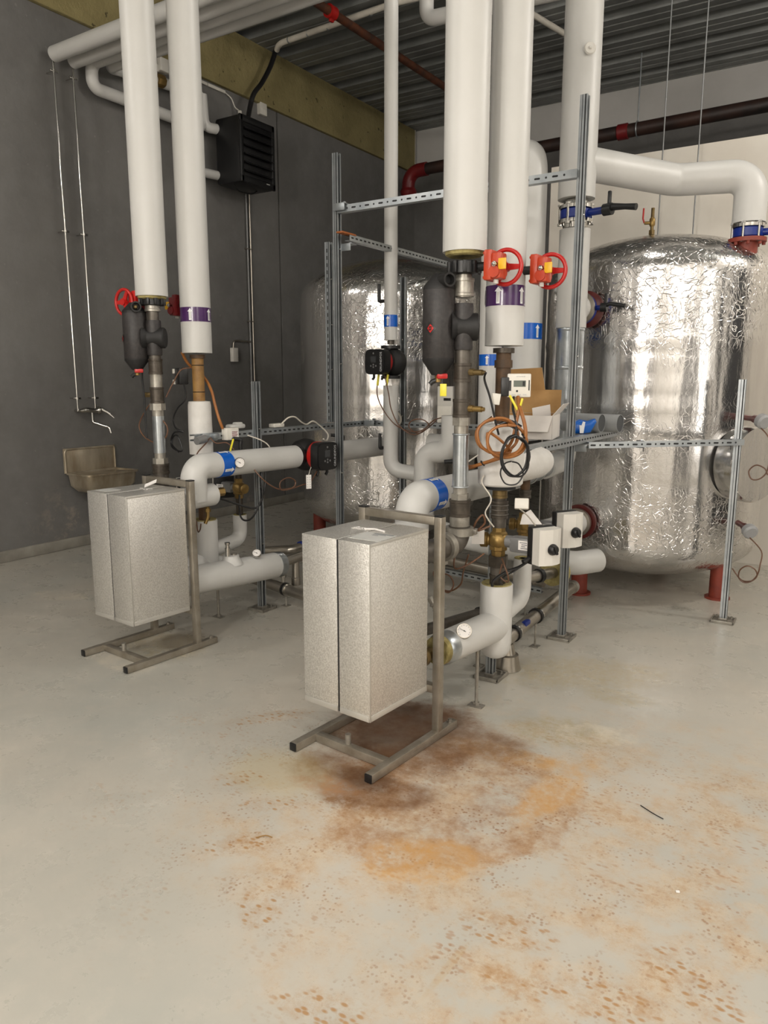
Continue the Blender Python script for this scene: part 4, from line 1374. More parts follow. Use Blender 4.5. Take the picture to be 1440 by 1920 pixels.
control_valve(-1.447, 3.30, 0.775, 1, 'larger brass valve below the dark ribbed fitting of the nearer unit', 'left one of the two pale switch boxes with black knobs, on the larger brass valve')
control_valve(-1.447, 3.62, 0.80, 1, 'brass valve behind the left switch box on the thin brown pipe', 'right one of the two pale switch boxes with black knobs, before the tall strut post', 0.85)
control_valve(-3.46, 3.62, 0.835, -1, 'brass valve beside the left strut post of the farther unit', 'grey valve actuator on a black switch base under the pipe with the pump', 0.85, clear=True)
control_valve(-3.46, 3.30, 0.83, -1, 'yellow brass valve half hidden behind the white stub of the farther unit', 'valve actuator half hidden behind the white stub of the farther unit', 0.85)


# ------------------------------------------------------------------ low tees
def tee(x, y, zb, ztop, r, port, pr, label, collar, stub_z, bx, by, bz0, bz1, br):
    t = thing('insulated_tee', label, 'pipe tee', (x, y, zb), 0.0, 'white low tees')
    m = MB().lathe((x, y, zb), (0, 0, 1), [(0.0, 0.001), (0.004, r * 0.4), (0.018, r * 0.72), (0.045, r * 0.93), (0.085, r), (ztop - zb - 0.004, r), (ztop - zb, r * 0.97), (ztop - zb, r * 0.6)], 44)
    obj('upright', m, 'jacket', t)
    d = (Vector(port) - Vector((x, y, stub_z)))
    m = MB().tube([Vector((x, y, stub_z)), Vector((x, y, stub_z)) + d * 0.35, Vector(port)], [r * 0.98, pr * 1.04, pr], n=40, smooth=5)
    obj('side_leg', m, 'jacket', t)
    obj('foam_top', MB().lathe((x, y, ztop - 0.012), (0, 0, 1), [(0, r * 0.9), (0.012, r * 0.93), (0.016, r * 0.9), (0.012, r * 0.45)], 32), 'foam', t)
    if collar:
        w = d.normalized()
        m = MB().lathe(Vector(port) - w * 0.005, w, [(0, pr * 1.0), (0.0, pr * 1.02), (0.05, pr * 1.0), (0.065, pr * 0.9), (0.067, pr * 0.5)], 36)
        obj('foil_collar', m, 'sleeve', t)
        obj('foam_end', MB().lathe(Vector(port) + w * 0.058, w, [(0, pr * 0.9), (0.03, pr * 0.86), (0.03, 0.02)], 30), 'foam', t)
    m = MB().tube([(x, y, bz0), (bx, by, bz0 + 0.03), (bx, by, bz1)], br, br * 1.5, n=32, seg=9)
    b = obj('branch', m, 'jacket', t, sharp=50)
    obj('branch_foam', MB().lathe((bx, by, bz1 - 0.006), (0, 0, 1), [(0, br * 0.9), (0.009, br * 0.92), (0.006, br * 0.4)], 28), 'foam', b)
    return t


tee(-1.447, 3.29, 0.178, 0.56, 0.08, (-1.475, 2.83, 0.372), 0.074, 'white tee below the brass valve with a yellow foam rim, behind the nearer heat exchanger', True, 0.345, -1.447, 3.62, 0.375, 0.62, 0.048)
tee(-3.46, 3.30, 0.235, 0.672, 0.08, (-3.48, 2.98, 0.36), 0.072, 'white tee with brown pipe standing in it behind the farther heat exchanger', False, 0.40, -3.46, 3.62, 0.46, 0.655, 0.047)

# front leg of the farther unit with two wells
fr = thing('insulated_pipe', 'thick white pipe low beside the farther heat exchanger with a thermometer pocket', 'pipe', (-3.25, 3.35, 0.25))
A, B = Vector((-3.265, 2.86, 0.385)), Vector((-3.25, 3.72, 0.315))
obj('jacket', MB().tube([A, B], 0.086, n=44), 'jacket', fr)
w = (B - A).normalized()
obj('foil_collar', MB().lathe(B - w * 0.012, w, [(0, 0.087), (0.06, 0.085), (0.07, 0.07), (0.072, 0.03)], 36), 'sleeve', fr)
q = A + w * 0.43
obj('thermometer_pocket', MB().cyl(q + UP * 0.07, q + UP * 0.165, 0.017).lathe(q + UP * 0.165, UP, [(0, 0.013), (0.02, 0.013), (0.024, 0.017), (0.034, 0.017)]), 'chrome', fr)
obj('pocket_collar', MB().lathe(q + w * 0.03 + UP * 0.06, UP, [(0, 0.075), (0.04, 0.05), (0.055, 0.048), (0.055, 0.03)], 28), 'jacket', fr)
obj('pocket_tube', MB().cyl(q + w * 0.055 + UP * 0.08, q + w * 0.055 + UP * 0.125, 0.02), 'stainless', fr)
q2 = A + w * 0.68
thermometer(q2 + UP * 0.08 + Vector((0.02, -0.01, 0)), (0.45, -0.55, 0.75), 'dial thermometer on the thick low pipe beside the farther heat exchanger', stem=0.035, r=0.03)
# second parallel leg behind it
solo('insulated_pipe', MB().tube([(-3.47, 3.16, 0.36), (-3.47, 3.44, 0.37), (-3.47, 3.44, 0.3)], 0.06, 0.07, n=30), 'jacket', 'short white leg tucked behind the thick low pipe of the farther unit', 'pipe')
thermometer((-1.44, 2.915, 0.41), (0.45, -0.72, 0.55), 'dial thermometer with black stem on the low leg of the nearer white tee', stem=0.05, r=0.034, cap='black')

# ------------------------------------------------------------------ hot outlets: elbow and horizontal run with blue arrow band
def outlet(x, ye, zs, zr, yend, r, label, stub, blue, rot=0.0, stub_r=None):
    t = thing('insulated_pipe', label, 'pipe', (x, ye, zs - r), 0.0, 'white outlet runs with blue arrow bands')
    dx = 0.02
    m = MB().tube([(x, ye, zs - 0.02), (x, ye, zr), (x + dx * (yend - ye), yend, zr - 0.015)], r, r * 1.02, n=44, seg=12)
    obj('run', m, 'jacket', t, sharp=50)
    m = MB().tube([(x, ye - 0.28, zs), (x, ye + stub, zs)], stub_r or r * 0.9, n=40)
    obj('stub', m, 'jacket', t)
    ax = Vector((dx, 1, 0)).normalized()
    b0 = Vector((x + dx * (blue - ye), blue, zr - 0.015 * (blue - ye) / (yend - ye)))
    pipe_band(t, b0, ax, r, -0.045, 0.045, 'blue_band', [(0.93, -0.2, -0.38), (0.3, -0.1, 0.95)], 0.075, 0.034)
    return t


o1 = outlet(-1.75, 2.98, 0.83, 0.995, 4.15, 0.08, 'thick white run with a blue arrow band behind the nearer heat exchanger', 0.02, 3.14)
o2 = outlet(-3.25, 3.03, 0.868, 1.045, 3.93, 0.076, 'white run with a blue arrow band leading to the horizontal pump', 0.14, 3.25, stub_r=0.067)
obj('stub_cap', MB().lathe((-3.25, 3.165, 0.868), (0, 1, 0), [(0, 0.055), (0.006, 0.055), (0.012, 0.03)]).cyl((-3.25, 3.17, 0.875), (-3.23, 3.23, 0.88), 0.018).hex((-3.235, 3.2, 0.878), (-3.22, 3.24, 0.88), 0.026), 'brass', o2)
obj('drain_tap', MB().tube([(-3.24, 3.12, 0.80), (-3.24, 3.12, 0.74), (-3.245, 3.10, 0.70)], 0.011, n=12).hex((-3.24, 3.12, 0.77), (-3.24, 3.12, 0.79), 0.018), 'brass', o2)
thermometer((-3.178, 3.325, 1.048), (0.86, -0.5, 0.1), 'dial thermometer on the white run beside the blue arrow band', stem=0.022, r=0.032)
pr = jacket_pipe([(-3.235, 4.22, 1.028), (-3.215, 5.02, 1.02)], 0.074, 'white run between the horizontal pump and the slim riser')


# ball valve handles
def lever_handle(p, dirn, ln, label, axis):
    p, dirn, ax = Vector(p), Vector(dirn).normalized(), Vector(axis).normalized()
    t = thing('ball_valve', label, 'valve', p, 0.0, 'black lever handles')
    obj('spindle', MB().cyl(p - ax * 0.05, p + ax * 0.012, 0.012), 'black', t)
    m = MB().tube([p, p + ax * 0.03, p + ax * 0.034 + dirn * 0.03, p + ax * 0.034 + dirn * ln], [0.013, 0.014, 0.013, 0.011], n=10, smooth=4)
    obj('lever', m, 'black', t)
    return t


lever_handle((-3.055, 4.77, 1.035), (0, 0, 1), 0.11, 'ball valve with black lever standing up where the pump run meets the slim riser', (-0.3, -0.95, 0))
lever_handle((-3.055, 4.77, 2.11), (0, 0, 1), 0.12, 'ball valve with black lever standing up on the slim riser above its blue band', (-0.6, -0.8, 0))
lever_handle((-3.24, 4.50, 1.10), (-0.6, -0.5, 0.05), 0.09, 'ball valve with black lever lying flat on top of the white run behind the pump', (0, 0, 1))
lever_handle((-1.80, 3.62, 1.075), (-0.8, -0.55, 0.0), 0.11, 'ball valve with black lever lying on the thick white run behind the zinc sleeve', (0, 0, 1))
lever_handle((-3.30, 3.48, 1.14), (-0.5, -0.8, 0.12), 0.1, 'ball valve with black lever lying flat below the white junction box', (0, 0, 1))


# ------------------------------------------------------------------ circulation pumps
def pump(c, pipe_ax, motor_ax, label, s=1.0):
    c, pa, ma = Vector(c), Vector(pipe_ax).normalized(), Vector(motor_ax).normalized()
    side = pa.cross(ma).normalized()
    t = thing('circulation_pump', label, 'pump', c - UP * 0.11 * s, 0.0, 'black circulation pumps')
    m = MB().lathe(c - ma * 0.075 * s, ma, [(0, 0.05 * s), (0.01 * s, 0.085 * s), (0.06 * s, 0.098 * s), (0.10 * s, 0.095 * s), (0.13 * s, 0.07 * s)], 36)
    obj('volute', m, 'black_rubber', t)
    m = MB().lathe(c - pa * 0.11 * s, pa, [(0, 0.05 * s), (0, 0.066 * s), (0.02 * s, 0.066 * s), (0.022 * s, 0.04 * s), (0.2 * s, 0.04 * s), (0.2 * s, 0.066 * s), (0.22 * s, 0.066 * s), (0.22 * s, 0.05 * s)], 30)
    obj('port_flanges', m, 'black', t)
    m = MB().lathe(c + ma * 0.045 * s, ma, [(0, 0.074 * s), (0.005 * s, 0.08 * s), (0.055 * s, 0.08 * s), (0.06 * s, 0.075 * s)], 36)
    obj('motor', m, 'black', t)
    m = MB().lathe(c + ma * 0.075 * s, ma, [(0, 0.08 * s), (0.002 * s, 0.0835 * s), (0.034 * s, 0.0835 * s), (0.036 * s, 0.08 * s)], 40)
    obj('red_ring', m, 'red', t)
    hc = c + ma * 0.145 * s
    prof = []
    for k in range(32):
        a = 2 * pi * k / 32
        ca, sa = cos(a), sin(a)
        e = 0.42
        prof.append((0.085 * s * math.copysign(abs(ca) ** e, ca) * (1.12 if ca > 0 else 1.0), 0.082 * s * math.copysign(abs(sa) ** e, sa)))
    up = UP - ma * UP.dot(ma)
    up.normalize()
    rt = up.cross(ma).normalized()
    m = MB().prism(prof, -0.035 * s, 0.02 * s, (hc, rt, up, ma))
    m.prism([(x * 0.93, y * 0.93) for x, y in prof], 0.018 * s, 0.026 * s, (hc, rt, up, ma))
    hd = obj('control_head', m, 'black', t, sharp=30)
    f = hc + ma * 0.0265 * s
    m = MB().prism([(-0.026 * s, -0.004 * s), (0.018 * s, -0.004 * s), (0.018 * s, 0.036 * s), (-0.026 * s, 0.036 * s)], 0, 0.0012, (f, rt, up, ma))
    obj('screen', m, 'pump_screen', hd)
    m = MB()
    for dx, dy in ((-0.004, -0.034), (-0.026, -0.026), (0.018, -0.026), (-0.004, -0.018), (-0.004, 0.055)):
        m.cyl(f + rt * dx * s + up * dy * s, f + rt * dx * s + up * dy * s + ma * 0.0015, 0.006 * s, n=16)
    obj('buttons', m, 'mid_grey', hd)
    tm = text_mesh('GRUNDFOS', 0.024 * s, (f + rt * 0.062 * s, up, -rt), 0.0008)
    obj('lettering', tm, 'white_print', hd)
    m = MB()
    for k in (-1, 1):
        p = hc - ma * 0.02 * s - up * 0.08 * s + rt * 0.04 * k * s
        m.tube([p, p - up * 0.022 * s, p - up * 0.034 * s - rt * 0.012 * s], 0.009 * s, n=10)
    obj('cable_glands', m, 'black', t)
    return t


pm = pump((-3.245, 4.08, 1.03), (0, 1, 0), (1, -0.1, 0), 'black circulation pump with red ring in the horizontal white run', 1.15)
pt = thing('paper_tag', 'small white tag with printed squares hanging below the horizontal pump', 'tag', (-3.06, 3.87, 0.84))
obj('card', MB().box((-3.06, 3.86, 0.878), (0.0015, 0.036, 0.092), 0.0, R(-30)), 'paper', pt)
m = MB()
for i in range(2):
    for j in range(5):
        m.box(Vector((-3.0588, 3.86, 0.878)) + Matrix.Rotation(R(-30), 3, 'Z') @ Vector((0.0, -0.009 + i * 0.018, 0.03 - j * 0.016)), (0.0012, 0.008, 0.008), 0, R(-30))
obj('print', m, 'label_grey', pt)
obj('string', MB().tube([(-3.06, 3.86, 0.92), (-3.065, 3.88, 0.95), (-3.07, 3.9, 0.97)], 0.002, n=6), 'off_white', pt)
pump((-3.01, 4.80, 1.67), (0, 0, 1), (-0.15, -0.99, 0), 'black circulation pump with red ring in the upright slim riser', 1.1)


# ------------------------------------------------------------------ strut posts and rails
def channel(p, q, open_dir, s=0.041, wall=0.003):
    """C section between p and q, mouth towards open_dir"""
    p, q = Vector(p), Vector(q)
    w = (q - p).normalized()
    u = Vector(open_dir)
    u = (u - w * u.dot(w)).normalized()
    v = w.cross(u)
    h = s / 2
    lip = s * 0.24
    prof = [(-h, -h), (h, -h), (h, -h + lip), (h - wall * 2.4, -h + lip), (h - wall * 2.4, -h + lip - wall), (h - wall, -h + lip - wall), (h - wall, -h + wall), (-h + wall, -h + wall),
            (-h + wall, h - wall), (h - wall, h - wall), (h - wall, h - lip + wall), (h - wall * 2.4, h - lip + wall), (h - wall * 2.4, h - lip), (h, h - lip), (h, h), (-h, h)]
    n = len(prof)
    m = MB()
    a = [p + u * x + v * y for x, y in prof]
    b = [q + u * x + v * y for x, y in prof]
    m.add(a + b, [(i, (i + 1) % n, n + (i + 1) % n, n + i) for i in range(n)])
    # end faces as quads along the strip
    for o in (0, n):
        pts = a if o == 0 else b
        for i, j in ((0, 15), (1, 14)):
            pass
        m.add([pts[0], pts[1], pts[6], pts[7]], [(0, 1, 2, 3)])
        m.add([pts[15], pts[14], pts[9], pts[8]], [(0, 1, 2, 3)])
        m.add([pts[0], pts[7], pts[8], pts[15]], [(0, 1, 2, 3)])
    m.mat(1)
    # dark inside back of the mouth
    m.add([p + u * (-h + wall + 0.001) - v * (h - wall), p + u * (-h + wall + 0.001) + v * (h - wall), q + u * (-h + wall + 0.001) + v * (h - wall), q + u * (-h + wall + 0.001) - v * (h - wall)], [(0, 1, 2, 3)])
    return m


def slots(m, p, q, face, s=0.041, pitch=0.05, ln=0.028, ht=0.011, mix=False):
    p, q = Vector(p), Vector(q)
    w = (q - p).normalized()
    f = Vector(face)
    f = (f - w * f.dot(w)).normalized()
    v = w.cross(f)
    n = int((q - p).length / pitch)
    m.mat(1)
    for i in range(n):
        c = p + w * (pitch * (i + 0.6)) + f * s / 2
        if mix and i % 2:
            a, b = 0.006, 0.006
        else:
            a, b = ln / 2, ht / 2
        pr = []
        for k in range(12):
            t = 2 * pi * k / 12
            ca, sa = cos(t), sin(t)
            pr.append((math.copysign(max(a - b, 0), ca) + b * ca, b * sa))
        m.prism(pr, -0.001, 0.0006, (c, w, v, f))
    m.mat(0)
    return m


def post(x, y, z0, z1, open_dir, label, base=True, slot=None, bdark=False):
    t = thing('strut_post', label, 'strut post', (x, y, z0), 0.0, 'galvanised strut posts')
    m = channel((x, y, z0 + (0.005 if base else 0)), (x, y, z1), open_dir)
    if slot:
        slots(m, (x, y, z0), (x, y, z1), slot, pitch=0.05)
    # the two long grooves of the profile's front face
    zb_ = z0 + (0.02 if base else 0)
    m.mat(1)
    for gx, gw in ((-0.006, 0.003), (0.0105, 0.007)):
        m.box((x + gx, y - 0.0205, (zb_ + z1) / 2), (gw, 0.0012, z1 - zb_))
    m.mat(0)
    for gx in (-0.0195, 0.0045, 0.0188):
        m.box((x + gx, y - 0.0212, (zb_ + z1) / 2), (0.0022, 0.0022, z1 - zb_))
    obj('channel', m, ['zinc', 'zinc_dark'], t)
    if base:
        m = MB().box((x, y, 0.004), (0.14, 0.14, 0.008), 0.002)
        m.box((x, y - 0.066, 0.012), (0.14, 0.008, 0.016), 0.002).box((x - 0.066, y, 0.012), (0.008, 0.14, 0.016), 0.002)
        m.box((x, y + 0.066, 0.012), (0.14, 0.008, 0.016), 0.002).box((x + 0.066, y, 0.012), (0.008, 0.14, 0.016), 0.002)
        m.box((x, y, 0.016), (0.052, 0.052, 0.02), 0.002)
        b = obj('base_plate', m, 'iron_light', t)
        for sx in (-0.045, 0.045):
            obj('anchor_bolt', MB().cyl((x + sx, y + 0.04, 0.006), (x + sx, y + 0.04, 0.03), 0.006, n=10).hex((x + sx, y + 0.04, 0.008), (x + sx, y + 0.04, 0.017), 0.011), 'iron_light', b)
    for k in range(3):
        zz = z0 + (z1 - z0) * (0.3 + 0.25 * k)
        od = Vector(open_dir).normalized()
        obj('channel_nut', MB().box(Vector((x, y, zz)) + od * 0.02, (0.012, 0.012, 0.01), 0.003), 'chrome', t)
    return t


OX = (1, 0, 0)
OY = (0, -1, 0)
post(-3.344, 3.686, 0, 1.533, OX, 'strut post beside the pump run of the farther unit, standing on a square base plate')
post(-1.535, 3.445, 0, 1.16, OX, 'short strut post directly behind the nearer white tee')
post(-1.425, 4.23, 0, 3.045, OX, 'tallest strut post in front of the right tank')
post(-0.65, 5.10, 0, 1.545, OX, 'lone strut post at the right before the right tank')
post(-3.075, 4.23, 0, 3.0, OX, 'tall strut post left of the left tank, carrying the cross rail')
post(-3.385, 4.55, 1.23, 2.52, OX, 'slotted strut stub standing on the left shelf rail behind the tall post', base=False, slot=(0.5, -1, 0) if False else OY)
post(-3.02, 5.0, 0, 2.3, (0.2, -1, 0), 'strut post behind the slim riser in front of the left tank', slot=None)


def rail(p, q, open_dir, face, label, s=0.041, mix=False, pitch=0.05, cap=None, brackets=(), ties=()):
    p, q = Vector(p), Vector(q)
    t = thing('strut_rail', label, 'strut rail', p - UP * 0.02, 0.0, 'slotted strut rails')
    m = channel(p, q, open_dir, s)
    slots(m, p, q, face, s, pitch=pitch, mix=mix, ln=0.028 if not mix else 0.034)
    obj('channel', m, ['zinc', 'zinc_dark'], t)
    if cap:
        w = (q - p).normalized()
        obj('end_cap', MB().box(p - w * 0.01 + UP * 0.022, (0.05, 0.16, 0.012), 0.003, math.atan2(w.y, w.x) - pi / 2), 'orange_cap', t)
    for b in brackets:
        b = Vector(b)
        m = MB().box(b, (0.09, 0.075, 0.005), 0.001).box(b + Vector((0, -0.036, -0.022)), (0.09, 0.005, 0.045), 0.001)
        m.hex(b + Vector((0.02, 0, 0)), b + Vector((0.02, 0, 0.014)), 0.012)
        obj('corner_bracket', m, 'zinc', t)
    for k in ties:
        c = p + (q - p) * k
        m = MB().box(c, (0.046, 0.005, 0.046), 0.001)
        m.box(c + Vector((0.02, 0, -0.033)), (0.004, 0.012, 0.022), 0.001)
        obj('cable_tie', m, 'black', t)
    return t


rail((-3.05, 4.215, 2.643), (-1.44, 4.215, 2.648), (0, 1, 0), (0, -1, 0), 'long cross rail high between the two tall strut posts', 0.045, True, 0.052, brackets=((-3.02, 4.21, 2.675),))
rail((-3.0, 4.24, 2.47), (-3.0, 5.75, 2.47), (-1, 0, 0), (1, 0, 0), 'bright rail with an orange end cap over the left tank', cap=True, brackets=((-3.03, 4.29, 2.435),))
rail((-3.385, 3.16, 1.20), (-3.385, 5.0, 1.20), (-1, 0, 0), (1, 0, 0), 'left shelf rail carrying the white junction box', brackets=())
rail((-3.36, 5.0, 1.20), (-1.70, 5.0, 1.20), (0, 1, 0), (0, -1, 0), 'back shelf rail across the front of the left tank', brackets=((-3.3, 4.98, 1.225),))
rail((-1.395, 3.36, 1.20), (-1.395, 5.22, 1.20), (-1, 0, 0), (1, 0, 0), 'front shelf rail under the cardboard box', 0.045, brackets=((-1.42, 4.42, 1.165),))
rail((-1.71, 3.75, 1.20), (-1.71, 4.66, 1.20), (-1, 0, 0), (1, 0, 0), 'inner shelf rail hidden behind the cardboard box')
rail((-1.36, 4.35, 1.165), (-0.62, 5.07, 1.165), (-0.7, 0.7, 0), (0.7, -0.7, 0), 'thin slanting rail from the shelf to the lone strut post', 0.036, True, 0.045, ties=(0.33, 0.62, 0.9))
rail((-2.55, 4.75, 0.155), (-1.75, 4.75, 0.12), (0, 1, 0), (0, -1, 0), 'low rail near the floor between the two units', 0.036)

# threaded stand rods
for x, y, zt, lb in ((-1.443, 3.08, 0.29, 'thin support rod under the white tee of the nearer unit'), (-3.47, 3.40, 0.30, 'thin support rod beneath the low pipes of the farther unit')):
    t = thing('support_rod', lb, 'support rod', (x, y, 0), 0.0, 'threaded support rods')
    obj('rod', MB().cyl((x, y, 0.004), (x, y, zt), 0.0085), 'iron_light', t)
    obj('foot_plate', MB().box((x, y, 0.003), (0.075, 0.045, 0.006), 0.001).hex((x, y, 0.006), (x, y, 0.02), 0.016), 'iron_light', t)

# ------------------------------------------------------------------ low stainless pipework
def steel(pts, r, label, clamps=(), bend=0.05, mat='stainless', extra=None, supports=()):
    p0 = min(pts, key=lambda p: p[2])
    t = thing('steel_pipe', label, 'pipe', p0, 0.0, 'bare steel pipes near the floor')
    obj('tube', MB().tube(pts, r, bend, n=24), mat, t)
    P = [Vector(p) for p in pts]
    for seg, k in clamps:
        a, b = P[seg], P[seg + 1]
        c = a + (b - a) * k
        w = (b - a).normalized()
        m = MB().lathe(c - w * 0.012, w, [(0, r), (0, r * 1.22), (0.024, r * 1.22), (0.024, r)], 24)
        cl = obj('rubber_clamp', m, 'black', t)
        obj('clamp_foot', MB().cyl((c.x, c.y, 0.0), (c.x, c.y, c.z - r), 0.006).box((c.x, c.y, 0.003), (0.05, 0.05, 0.006), 0.001), 'iron_light', cl)
        obj('clamp_ring', MB().lathe(c + w * 0.014, w, [(0, r), (0, r * 1.18), (0.012, r * 1.18), (0.012, r)], 24), 'chrome', t)
    return t


steel([(-3.75, 3.93, 0.125), (-2.1, 3.60, 0.105)], 0.038, 'stainless pipe low across from the left strut post towards the nearer unit', clamps=((0, 0.3), (0, 0.8)))
tt = steel([(-3.25, 3.77, 0.318), (-3.22, 4.75, 0.33)], 0.034, 'stainless pipe leaving the foil collar of the thick low pipe', clamps=((0, 0.8),))
obj('coupling_ring', MB().torus((-3.24, 4.02, 0.322), (0.03, 1, 0.01), 0.035, 0.006).torus((-3.24, 4.08, 0.322), (0.03, 1, 0.01), 0.035, 0.006), 'chrome', tt)
obj('drop_leg', MB().cyl((-3.245, 3.93, 0.31), (-3.245, 3.93, 0.15), 0.026).lathe((-3.245, 3.93, 0.13), UP, [(0, 0.032), (0.05, 0.032), (0.055, 0.026)]), 'stainless', tt)
obj('vent_cock', MB().cyl((-3.30, 3.86, 0.15), (-3.30, 3.86, 0.27), 0.013).hex((-3.30, 3.86, 0.19), (-3.30, 3.86, 0.225), 0.021).cyl((-3.30, 3.86, 0.25), (-3.30, 3.86, 0.265), 0.017), 'iron_light', tt)
bb = steel([(-3.62, 4.05, 0.30), (-3.42, 4.10, 0.325), (-3.30, 4.75, 0.37)], 0.034, 'stainless pipe with a blue ring running behind the first low steel pipe', clamps=((1, 0.9),))
obj('blue_ring', MB().lathe((-3.405, 4.18, 0.331), (0.18, 0.97, 0.07), [(0, 0.034), (0, 0.042), (0.03, 0.042), (0.03, 0.034)]), 'valve_blue', bb)
obj('brass_fitting', MB().lathe((-3.392, 4.26, 0.336), (0.18, 0.97, 0.07), [(0, 0.034), (0, 0.041), (0.05, 0.041), (0.05, 0.034)], 8), 'brass', bb)
steel([(-3.6, 4.45, 0.19), (-2.6, 4.40, 0.19)], 0.034, 'stainless pipe behind the drop leg of the farther unit', clamps=((0, 0.12), (0, 0.9)))
steel([(-2.95, 4.66, 0.30), (-1.72, 4.52, 0.255)], 0.033, 'upper one of the two long steel pipes behind the nearer unit', clamps=((0, 0.95),))
steel([(-2.95, 4.82, 0.23), (-1.72, 4.70, 0.19)], 0.033, 'lower one of the two long steel pipes behind the nearer unit', clamps=((0, 0.7),))
q = steel([(-1.51, 3.55, 0.17), (-1.50, 4.62, 0.215)], 0.037, 'steel pipe with a clamp passing low left of the tallest strut post', clamps=((0, 0.42), (0, 0.12)))
obj('end_cap', MB().lathe((-1.499, 4.60, 0.214), (0.01, 1, 0.04), [(0, 0.042), (0.04, 0.042), (0.05, 0.03)]), 'iron_light', q)
obj('blue_handle', MB().box((-1.487, 3.80, 0.205), (0.03, 0.07, 0.03), 0.008), 'valve_blue', q)
obj('floor_drop', MB().lathe((-1.51, 3.60, 0.002), UP, [(0, 0.075), (0.08, 0.06), (0.085, 0.045), (0.14, 0.03)]), 'stainless', q)
q = steel([(-1.80, 3.05, 0.30), (-1.62, 3.66, 0.30)], 0.03, 'short steel pipe with a black clamp left of the nearer white tee', clamps=((0, 0.82),), mat='iron')
obj('vent_cock', MB().tube([(-1.74, 3.27, 0.32), (-1.77, 3.25, 0.40), (-1.80, 3.25, 0.44)], 0.016, n=12).torus((-1.76, 3.255, 0.38), (0.3, 0, -1), 0.017, 0.005).torus((-1.775, 3.25, 0.405), (0.4, 0, -1), 0.017, 0.005), 'iron_light', q)
q = steel([(-1.58, 4.02, 0.40), (-1.50, 4.30, 0.385)], 0.033, 'capped steel stub with yellow foam behind the tallest strut post', clamps=())
obj('foam_ring', MB().lathe((-1.525, 4.28, 0.385), (0.27, 0.96, -0.05), [(0, 0.035), (0, 0.085), (0.08, 0.085), (0.08, 0.035)], 30), 'foam', q)
obj('clamp_ring', MB().lathe((-1.55, 4.12, 0.395), (0.27, 0.96, -0.05), [(0, 0.033), (0, 0.042), (0.03, 0.042), (0.03, 0.033)], 30), 'black', q)

# ------------------------------------------------------------------ meters, boxes and things on the shelf
c = Vector((-1.325, 3.20, 1.52))
nx = Vector((0.38, -0.92, 0)).normalized()
u = UP.cross(nx)
fr_ = Matrix((u, -nx, UP)).transposed()
t = thing('heat_meter', 'white heat meter with grey display in front of the brown pipe', 'meter', c - UP * 0.055)
obj('case', MB().box(c, (0.105, 0.03, 0.105), 0.006, fr_), 'white_plastic', t)
obj('holder', MB().box(c - u * 0.062 - UP * 0.006, (0.036, 0.04, 0.085), 0.004, fr_), 'black', t)
f = c + nx * 0.0152
m = MB().prism([(-0.024, -0.006), (0.030, -0.006), (0.030, 0.022), (-0.024, 0.022)], 0, 0.001, (f, u, UP, nx))
d_ = obj('display', m, 'screen', t)
m = MB().prism([(0.016, -0.002), (0.026, -0.002), (0.026, 0.018), (0.016, 0.018)], 0.001, 0.0016, (f, u, UP, nx))
obj('display_digit', m, 'zinc_dark', d_)
m = MB()
m.prism([(0.042, -0.022), (0.047, -0.022), (0.047, 0.024), (0.042, 0.024)], 0, 0.001, (f, u, UP, nx))
m.prism([(-0.05, -0.024), (-0.034, -0.024), (-0.034, 0.022), (-0.05, 0.022)], 0, 0.001, (f, u, UP, nx))
obj('side_slot', m, 'black', t)
m = MB()
for i in range(5):
    m.prism([(-0.012 + 0.008 * i, 0.037), (-0.006 + 0.008 * i, 0.037), (-0.006 + 0.008 * i, 0.041), (-0.012 + 0.008 * i, 0.041)], 0, 0.0008, (f, u, UP, nx))
for i in range(3):
    m.prism([(-0.03 + 0.024 * i, -0.044), (-0.014 + 0.024 * i, -0.044), (-0.014 + 0.024 * i, -0.038), (-0.03 + 0.024 * i, -0.038)], 0, 0.0008, (f, u, UP, nx))
obj('print', m, 'label_grey', t)
obj('button', MB().cyl(f + u * -0.008 - UP * 0.025, f + u * -0.008 - UP * 0.025 + nx * 0.002, 0.005, n=16), 'black', t)

c = Vector((-3.535, 3.235, 1.565))
t = thing('heat_meter', 'black meter box on the tan brown pipe beside the second riser', 'meter', c - UP * 0.05)
obj('case', MB().box(c, (0.075, 0.06, 0.10), 0.008, R(-20)), 'black', t)
for dz in (0.03, -0.035):
    obj('clip', MB().box(c + Vector((-0.045, -0.012, dz)), (0.012, 0.03, 0.028), 0.003, R(-20)), 'white_plastic', t)

c = Vector((-3.345, 3.44, 1.21))
t = thing('junction_box', 'small white box with a printed label clipped on the left shelf rail', 'box', c - UP * 0.04)
obj('case', MB().box(c, (0.05, 0.105, 0.075), 0.005), 'white_plastic', t)
f = c + Vector((0.0252, 0.012, 0))
m = MB().prism([(-0.03, -0.022), (0.032, -0.022), (0.032, 0.022), (-0.03, 0.022)], 0, 0.0008, (f, (0, 1, 0), UP, (1, 0, 0)))
lb = obj('printed_label', m, 'paper', t)
m = MB()
for i in range(4):
    m.prism([(-0.024, 0.011 - i * 0.009), (0.026 - 0.006 * (i % 2), 0.011 - i * 0.009), (0.026 - 0.006 * (i % 2), 0.015 - i * 0.009), (-0.024, 0.015 - i * 0.009)], 0.0008, 0.0014, (f, (0, 1, 0), UP, (1, 0, 0)))
obj('label_print', m, 'dark_red', lb)
t = thing('mounting_bracket', 'folded zinc bracket with grey plug at the near end of the left shelf rail', 'bracket', (-3.36, 3.2, 1.18))
obj('plate', MB().box((-3.352, 3.27, 1.20), (0.012, 0.12, 0.05), 0.002).box((-3.335, 3.30, 1.205), (0.03, 0.04, 0.03), 0.004), 'zinc', t)
obj('plug', MB().cyl((-3.33, 3.14, 1.185), (-3.33, 3.21, 1.195), 0.024), 'mid_grey', t)
